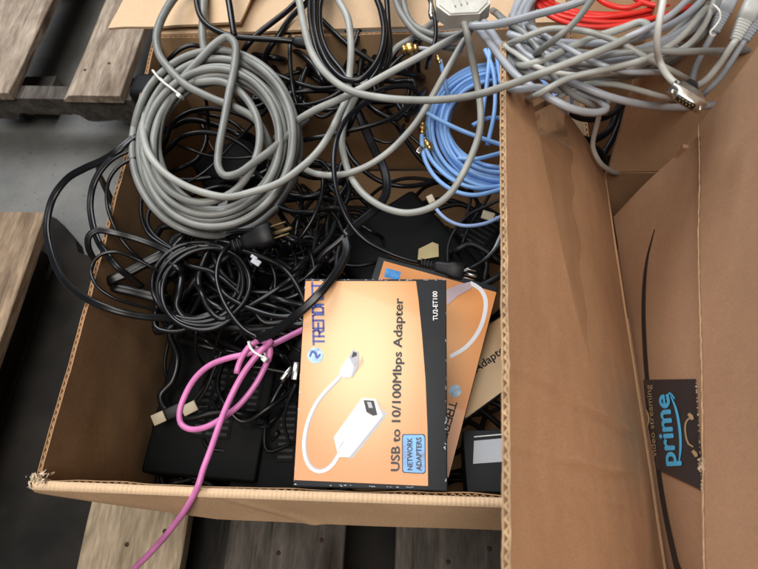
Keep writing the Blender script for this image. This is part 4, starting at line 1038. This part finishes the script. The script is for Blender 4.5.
# --- black cables across the back
BG = 'black cables tangled at the back of the box'
cable('power_cable', 'black cable bending from the top edge rightwards into a thick black joint', 'black', 7.0, '197,-14,40 197,4,40 202,18,40 213,28,40 230,35,40 252,38,38 280,40,36 300,42,32', cat='cable')
cable('power_cable', 'tapering black cord dropping from the top edge between the grey strands', 'black', 8.0, '226,-14,52 229,6,50 232,24,46 234,36,42', cat='cable')
m = MB(); m.loft([(0, .007, .007), (.006, .014, .011), (.034, .016, .012), (.040, .008, .008)], frame(W(292, 41, Z(34)), W(318, 45, Z(32))), .7)
tag(m.build('cable_end', M['blackm']), 'black moulded joint where a black cable ends behind the pale arc', 'joint')
BT = [('240,60,-20 246,46,10 258,33,16 272,22,20 290,8,24 306,-10,26', 7), ('262,70,-40 268,50,-8 278,36,4 292,16,12 306,4,16 318,-12,18', 7.5), ('252,62,-60 270,42,-30 284,34,-20 296,20,-14 300,0,-10 298,-14,-10', 6),
      ('290,44,10 290,62,2 292,82,-6 296,102,-14 302,116,-30', 5.5), ('272,96,-20 292,105,-2 312,104,6 332,97,14 350,84,20', 5.0),
      ('168,60,18 178,51,26 190,46,28 200,47,24 208,54,14', 5.5),
      ('316,-14,50 315,6,52 316,28,54 322,50,54 332,68,54 346,79,56 360,79,58 372,68,58 381,50,58 384,30,58 381,10,56 374,-12,54', 7.2),
      ('324,-14,44 320,10,44 322,34,46 330,54,46 342,70,46 356,86,44 372,84,42 386,68,40 390,44,42 388,20,44 386,-12,44', 6.8),
      ('312,-14,36 310,8,36 312,32,36 319,56,34 332,76,30 348,90,26', 7.0), ('370,-14,48 380,6,50 386,28,50 385,52,48 378,70,46 368,84,40', 6.0),
      ('320,18,10 336,34,8 352,48,6 370,60,2 388,70,-4 410,74,-20', 6.5), ('368,12,0 360,30,-2 354,48,-6 346,66,-20', 6), ('380,78,-24 400,58,-10 416,44,-4', 4.5),
      ('426,-14,80 432,6,82 436,24,84 435,42,84 430,56,80', 5.6), ('300,18,-20 320,12,-16 345,10,-14 372,18,-16', 8), ('330,4,-8 344,24,-10 352,40,-14', 7)]
for i, (p, w) in enumerate(BT):
    cable('black_cable', 'black cable among the looped strands at the top centre, under the pale arc', 'black', w, p, BG)
BM = 'black cables strung across the middle of the box'
cable('black_cable', 'glossy black cable crossing level behind the grey loops at mid height', 'black', 6.2, '296,142,-40 308,139,-6 330,135,2 352,130,8 375,124,10 396,116,8 410,103,0 420,94,-10')
cable('power_cable', 'thick glossy black flat cord bending down the middle towards the top carton', 'black', 9.5,
      '358,112,-34 366,130,-26 374,148,-16 383,166,-4 387,182,4 385,197,12 374,211,20 358,224,26 344,235,30', cat='cable', twin=True)
cable('black_cable', 'black cable dropping straight from mid height behind the low grey loop', 'black', 6.0, '345,142,-60 352,158,-56 366,172,-56 382,182,-58 402,186,-60 424,184,-70 444,178,-82')
cable('black_cable', 'black cable coming off the blue coil along the back wall', 'black', 6.0, '395,122,-60 408,142,-64 424,162,-70 446,176,-76 472,182,-84')
cable('black_cable', 'thin dark cable slanting over the cardboard by the gold ends', 'black', 4.0, '388,118,-50 404,130,-50 418,142,-56 432,156,-66')
cable('black_cable', 'small black loop beside the pale cardboard gap at mid height', 'black', 3.6, '369,128,-40 374,138,-40 386,142,-40 398,140,-42 402,130,-46')
cable('black_cable', 'dark looped cable just under the long pale arc', 'blackm', 6.4, '352,122,10 360,106,16 376,92,16 396,86,10 414,88,2 420,98,-10 412,110,-20')

# --- cord running over the corner of the top carton and tied in a coil of its own
cc = thing('coiled_cable', 'glossy black power cord in a flat coil, its lead crossing the top carton', 'cord', W(200, 285, Z(-40)))
m = MB()
cord(m, coil_pts(197, 281, 45, 38, -.35, 3, lambda a: -26 - 6 * math.sin(a), .5, .08, 12, 3.5, seed=51), 6.0)
cord(m, coil_pts(203, 287, 45, 40, -.45, 3, lambda a: -22, 2.5, .14, 14, 4, seed=53), 5.8)
cord(m, '232,243,0 221,256,8 217,276,10 222,297,12 232,315,14 246,331,16 258,338,18', 6.0)
m.build('cord', M['black'], cc)
m = MB(); cord(m, '344,235,28 347,250,34 341,266,42 331,281,50 319,295,53 304,309,48 288,322,38 272,333,28 258,339,20', 9.8, twin=True); cord(m, '318,262,16 324,254,22 334,246,26 346,236,30', 8); m.build('lead', M['black'], cc)
plug(cc, (234, 246), (30, -10), 8, 30, ribs=2, z2=12, prong=True, prongmt='brass', wk=1.1)
m = MB(); m.rbox((0, 0, 0), (.007, .011, .0025), .001, frame(W(256, 262, Z(6)), W(262, 254, Z(6)))); m.rbox((0.004, .003, 0), (.009, .004, .0025), .001, frame(W(250, 258, Z(6)), W(256, 262, Z(6)))); m.build('tie_clip', M['artgrey'], cc)

# --- flat black cords hanging over the left rim
fc = 'flat black cords hanging over the left rim'
cable('power_cable', 'flat black cord bowing far out over the floor, outermost at the rim', 'black', 8.0, '148,130,14 132,139,20 118,150,22 104,159,14 84,168,0 66,180,-16 54,197,-26 48,218,-30 49,242,-28 56,266,-20 68,285,-8 84,297,4 98,304,9 116,311,6 138,316,-4 158,318,-14 176,318,-24', fc, True, cat='cable')
cable('power_cable', 'flat black cord curving down beside the rim, second from outside', 'black', 7.4, '146,143,12 130,149,18 115,156,18 102,168,12 93,185,4 90,205,0 93,225,0 99,242,2 108,255,6 118,267,2 130,277,-12 142,287,-30', fc, True, cat='cable')
cable('power_cable', 'black cord dropping straight behind the others, outside the box wall', 'black', 7.5, '132,143,4 112,158,-2 99,168,-14 101,178,-40 108,194,-70 116,210,-100 121,226,-130', fc, True, cat='cable')
cable('power_cable', 'flat black cord making a small loop over the rim towards the cord coil', 'black', 7.4, '104,276,-40 96,262,-14 89,248,4 89,237,12 97,231,14 113,233,12 130,237,4 148,243,-4 164,250,-14 178,258,-22', fc, True, cat='cable')
cable('power_cable', 'folded flat black ribbon cord just inside the left rim', 'black', 11, '176,247,-30 160,256,-26 142,265,-24 126,274,-22 112,280,-22 108,283,-26 114,287,-34 130,291,-40 150,296,-44 170,300,-50', fc, True, cat='cable')
cable('black_cable', 'thin glossy black cable dropping inside the left rim below the grey coil', 'black', 5.0, '145,186,-6 141,202,-10 142,220,-16 148,234,-20 160,243,-22 176,251,-24', fc)
cable('black_cable', 'thin glossy black cable hooking beside it under the grey coil', 'black', 5.0, '160,200,-16 150,210,-18 148,224,-20 155,236,-22 168,246,-24 182,256,-26', fc)

cable('black_cable', 'thin black cable arching over the left rim between the two flat cords', 'black', 4.6, '150,156,4 136,158,16 120,166,16 110,180,12 107,198,8 110,216,6 118,234,2 132,252,-10 150,268,-30', fc)
cable('black_cable', 'thin black cable hugging the left rim just below the small flat loop', 'black', 4.4, '178,284,-40 156,270,-14 134,258,0 116,252,10 100,256,12 92,268,8 96,284,8 112,296,0 134,304,-14 160,310,-34', fc)
# --- inside the grey coil
IG = 'black cables showing through the grey coil'
for p, w in (('166,140,-40 172,124,-30 188,113,-24 212,109,-20 236,113,-22 256,124,-28 268,140,-40', 6), ('168,150,-50 180,138,-42 202,133,-38 226,137,-40 246,148,-46 262,164,-56', 6),
             ('184,148,-50 204,155,-48 228,158,-46 254,156,-46 272,152,-50', 3.6), ('180,188,-60 204,172,-52 228,148,-46 250,126,-44 262,112,-44', 3.2),
             ('170,128,-60 190,120,-66 215,125,-70 240,135,-70', 7), ('210,115,-50 228,120,-52 246,132,-56', 5), ('200,84,-20 206,100,-24 208,118,-40', 4), ('160,175,-70 185,180,-72 220,176,-76 250,178,-80', 6),
             ('176,170,-80 196,160,-84 206,140,-84 200,120,-84', 6), ('238,100,-10 248,110,-12 256,124,-20', 4), ('190,196,-80 220,186,-80 248,192,-80', 5), ('214,176,-70 236,180,-60 262,172,-56 280,160,-56', 5)):
    cable('black_cable', 'black cable seen through the middle of the grey coil', 'black', w, p, IG)
# --- thin dark tangle left of the top carton
TG = 'thin black cables in the dark tangle'
for p, w in (('323,178,-30 321,198,-30 313,218,-34 300,238,-44 284,253,-60', 5.4), ('297,200,-70 306,214,-70 312,234,-72 317,256,-76 318,282,-84', 3.4), ('310,192,-60 325,205,-60 338,220,-62 345,238,-66', 5),
             ('286,256,-74 302,252,-74 312,242,-74 318,224,-74 320,206,-74', 3), ('270,190,-60 284,206,-64 300,222,-70 314,238,-76 330,246,-80', 4), ('270,260,-40 276,278,-44 272,298,-50 260,314,-60 240,326,-70', 5),
             ('256,290,-80 276,300,-84 300,296,-90', 5), ('240,330,-40 252,344,-60 268,352,-80 284,352,-90', 4.5), ('206,340,-50 222,350,-70 240,356,-90', 4), ('224,322,-50 214,350,-90 204,380,-130', 4.2),
             ('196,332,-60 196,352,-90 206,368,-130', 3.6), ('300,352,-60 284,342,-70 268,334,-80', 3.6), ('255,270,-90 280,272,-94 300,268,-98 326,276,-100', 6), ('262,310,-90 284,318,-96 302,330,-100', 5),
             ('286,222,-100 300,246,-100 306,270,-104 300,296,-108', 6), ('330,186,-40 344,204,-44 350,228,-50 346,252,-60', 4.5), ('250,230,-60 268,244,-66 290,240,-70 306,228,-72', 5), ('275,330,-110 290,350,-120 296,380,-140', 5),
             ('252,350,-100 240,372,-120 224,392,-150', 5), ('290,300,-70 282,320,-80 290,340,-90', 4), ('340,200,-90 352,220,-92 372,232,-90', 5), ('326,250,-84 338,262,-86 356,266,-90 378,262,-96', 5)):
    cable('black_cable', 'thin black cable in the dark tangle between the grey coil and the top carton', 'black', w, p, TG)
rnd = random.Random(5)
def wander(x0, y0, x1, y1, z0, z1, k):
    x, y = rnd.uniform(x0, x1), rnd.uniform(y0, y1); a = rnd.uniform(0, 6.28); tr_ = rnd.choice((-1, 1)) * rnd.uniform(.15, .5); st_ = rnd.uniform(20, 32); z = rnd.uniform(z0, z1); out = []
    for i in range(k):
        out.append('%.1f,%.1f,%.1f' % (x, y, z)); a += tr_ + rnd.uniform(-.25, .25); z = min(z1, max(z0, z + rnd.uniform(-7, 7)))
        nx, ny = x + st_ * math.cos(a), y + st_ * .8 * math.sin(a)
        if not (x0 - 8 < nx < x1 + 8 and y0 - 8 < ny < y1 + 8): a += 1.2; nx, ny = x + st_ * math.cos(a) * .7, y + st_ * .6 * math.sin(a)
        x, y = min(x1 + 9, max(x0 - 9, nx)), min(y1 + 9, max(y0 - 9, ny))
    return ' '.join(out)
for reg, cnt, lab, grp in (((165, 235, 315, 325), 14, 'thin black cable in the dark tangle between the grey coil and the top carton', TG), ((255, 170, 340, 265), 10, 'thin black cable in the dark tangle between the grey coil and the top carton', TG),
                 ((170, 330, 300, 420), 4, 'black cable lying over the vented devices in the bottom of the box', 'black cables over the vented devices')):
    for i in range(cnt):
        z_ = (-75, -40) if reg[1] < 300 else (-165, -120)
        cable('black_cable', lab, rnd.choice(('black', 'black', 'blackm')), rnd.uniform(5, 8.6), wander(*reg, *z_, rnd.randint(7, 13)), grp)
for i in range(9):
    cable('black_cable', 'thick black cord heaped over the dark tangle between the grey coil and the top carton', 'black', rnd.uniform(6.5, 9), wander(175, 236, 335, 318, -42, -14, rnd.randint(7, 11)), 'thick black cords heaped on the tangle')
for i in range(12):
    cable('black_cable', 'black cable among the looped strands at the top centre, under the pale arc', 'black', rnd.uniform(5, 7.5), wander(250, 48, 410, 110, -60, -8, rnd.randint(6, 10)), BG)
DG = 'black cables lying by the leaning flap'
for p, w, mt in (('512,194,-60 490,205,-66 470,215,-70 456,230,-72 449,246,-74 448,264,-78', 4.2, 'blackm'), ('496,184,-70 484,204,-76 470,226,-80 462,244,-84', 3.8, 'blackm'), ('500,236,-60 492,252,-60 478,264,-62 462,272,-66', 4, 'bluegrey'),
                 ('516,228,-50 500,246,-54 488,258,-58 470,268,-62', 4.4, 'blackm'), ('468,182,-80 470,200,-84 466,216,-88', 4, 'blackm'), ('456,250,-80 470,244,-76 484,250,-76 500,262,-80', 7, 'blackm'), ('470,290,-60 486,284,-56 504,274,-56', 8, 'blackm'),
                 ('462,236,-90 476,246,-88 486,262,-86 484,280,-84', 6, 'blackm')):
    cable('black_cable', 'dark cable lying between the plug and the leaning flap under the blue coil', mt, w, p, DG)
GG = 'black cables in the gap behind the leaning flap'
for p, w in (('560,120,60 575,135,40 592,140,30 610,130,30 618,110,40', 9), ('570,150,20 586,146,24 600,152,10 606,168,-10', 8), ('556,104,90 580,118,76 604,118,70 624,104,74', 7), ('590,180,-20 600,160,-10 612,140,0 620,120,6', 8)):
    cable('black_cable', 'black cable bunched in the dark gap behind the leaning flap', 'blackm', w, p, GG)
cable('cable', 'thin blue strand in the gap under the heap of grey loops', 'paleblue', 4.0, '560,70,130 566,84,120 572,100,108 566,116,96')

# --- the pink cable
pk = thing('network_cable', 'pink cable tied in a loop, trailing over the front flap to the floor', 'cable', W(230, 400, Z(-60)))
m = MB()
cord(m, '322,320,-16 308,327,-8 292,335,-2 276,343,0 262,349,2 246,354,2 228,358,0 210,365,-4 196,377,-10 186,393,-16 180,410,-20 181,423,-22 190,429,-20 206,427,-16 222,419,-12 238,407,-8 252,391,-4 263,373,0 269,357,2 268,345,4 261,341,6 252,345,8 244,354,6 238,366,2 236,374,0', 7.4)
cord(m, '272,340,12 262,349,14 252,361,12 243,374,8 233,392,4 224,412,4 216,434,6 208,456,8 203,470,10 199,484,10 194,496,4 186,510,-12 176,523,-30 164,538,-56 150,553,-86 134,569,-116 118,588,-150', 7.8)
cord(m, '266,346,8 270,350,6 268,362,2', 8.0)
m.build('cord', M['pink'], pk)
tie_loop(pk, 'white', (258, 351, 8), (8, 8), 0, 9, r=.0013)
# --- small things in the dark
ug = thing('usb_cable', 'black cable with a gold metal plug tip, deep inside the pink loop', 'cable', W(160, 420, Z(-150)))
m = MB(); m.rbox((0, 0, 0), (.016, .014, .006), .0008, frame(W(159, 418, Z(-150)), W(168, 414, Z(-150)))); m.build('plug_tip', M['beige'], ug)
m = MB(); m.rbox((.020, 0, 0), (.022, .016, .010), .002, frame(W(159, 418, Z(-150)), W(168, 414, Z(-150)))); cord(m, '178,411,-150 190,404,-150 204,386,-140 212,366,-120', 4); m.build('cord', M['blackm'], ug)
nc = thing('network_cable', 'black cable ending in a clear and white modular plug, seen in the pink loop', 'cable', W(191, 408, Z(-120)))
m = MB(); m.rbox((0, 0, 0), (.018, .013, .009), .001, frame(W(190, 408, Z(-124)), W(198, 404, Z(-124)))); m.build('modular_plug', M['beige'], nc)
m = MB(); cord(m, '196,404,-124 206,390,-116 214,370,-106 222,350,-96', 4.4); m.build('cord', M['black'], nc)
bp_ = thing('power_cable', 'black plug with bare metal prongs at the left edge of the top carton', 'cord', W(292, 375, Z(-90)))
m = MB(); a = W(281, 380, Z(-70)); b = W(292, 367, Z(-70)); m.rbox(((b - a).length / 2, 0, 0), ((b - a).length, .005, .0025), .0006, frame(a, b), 1); m.build('prong', M['steel'], bp_)
m = MB(); a = W(294, 380, Z(-60)); b = W(297, 362, Z(-60)); m.rbox(((b - a).length / 2, 0, 0), ((b - a).length, .007, .003), .0006, frame(a, b), 1); m.build('prong', M['steel'], bp_)
m = MB(); m.loft([(0, .02, .016), (.03, .026, .02), (.045, .02, .016)], frame(W(295, 362, Z(-72)), W(306, 346, Z(-72))), .6); cord(m, '296,384,-80 288,402,-90 284,424,-110 290,446,-130', 4.5); m.build('plug_body', M['blackm'], bp_)
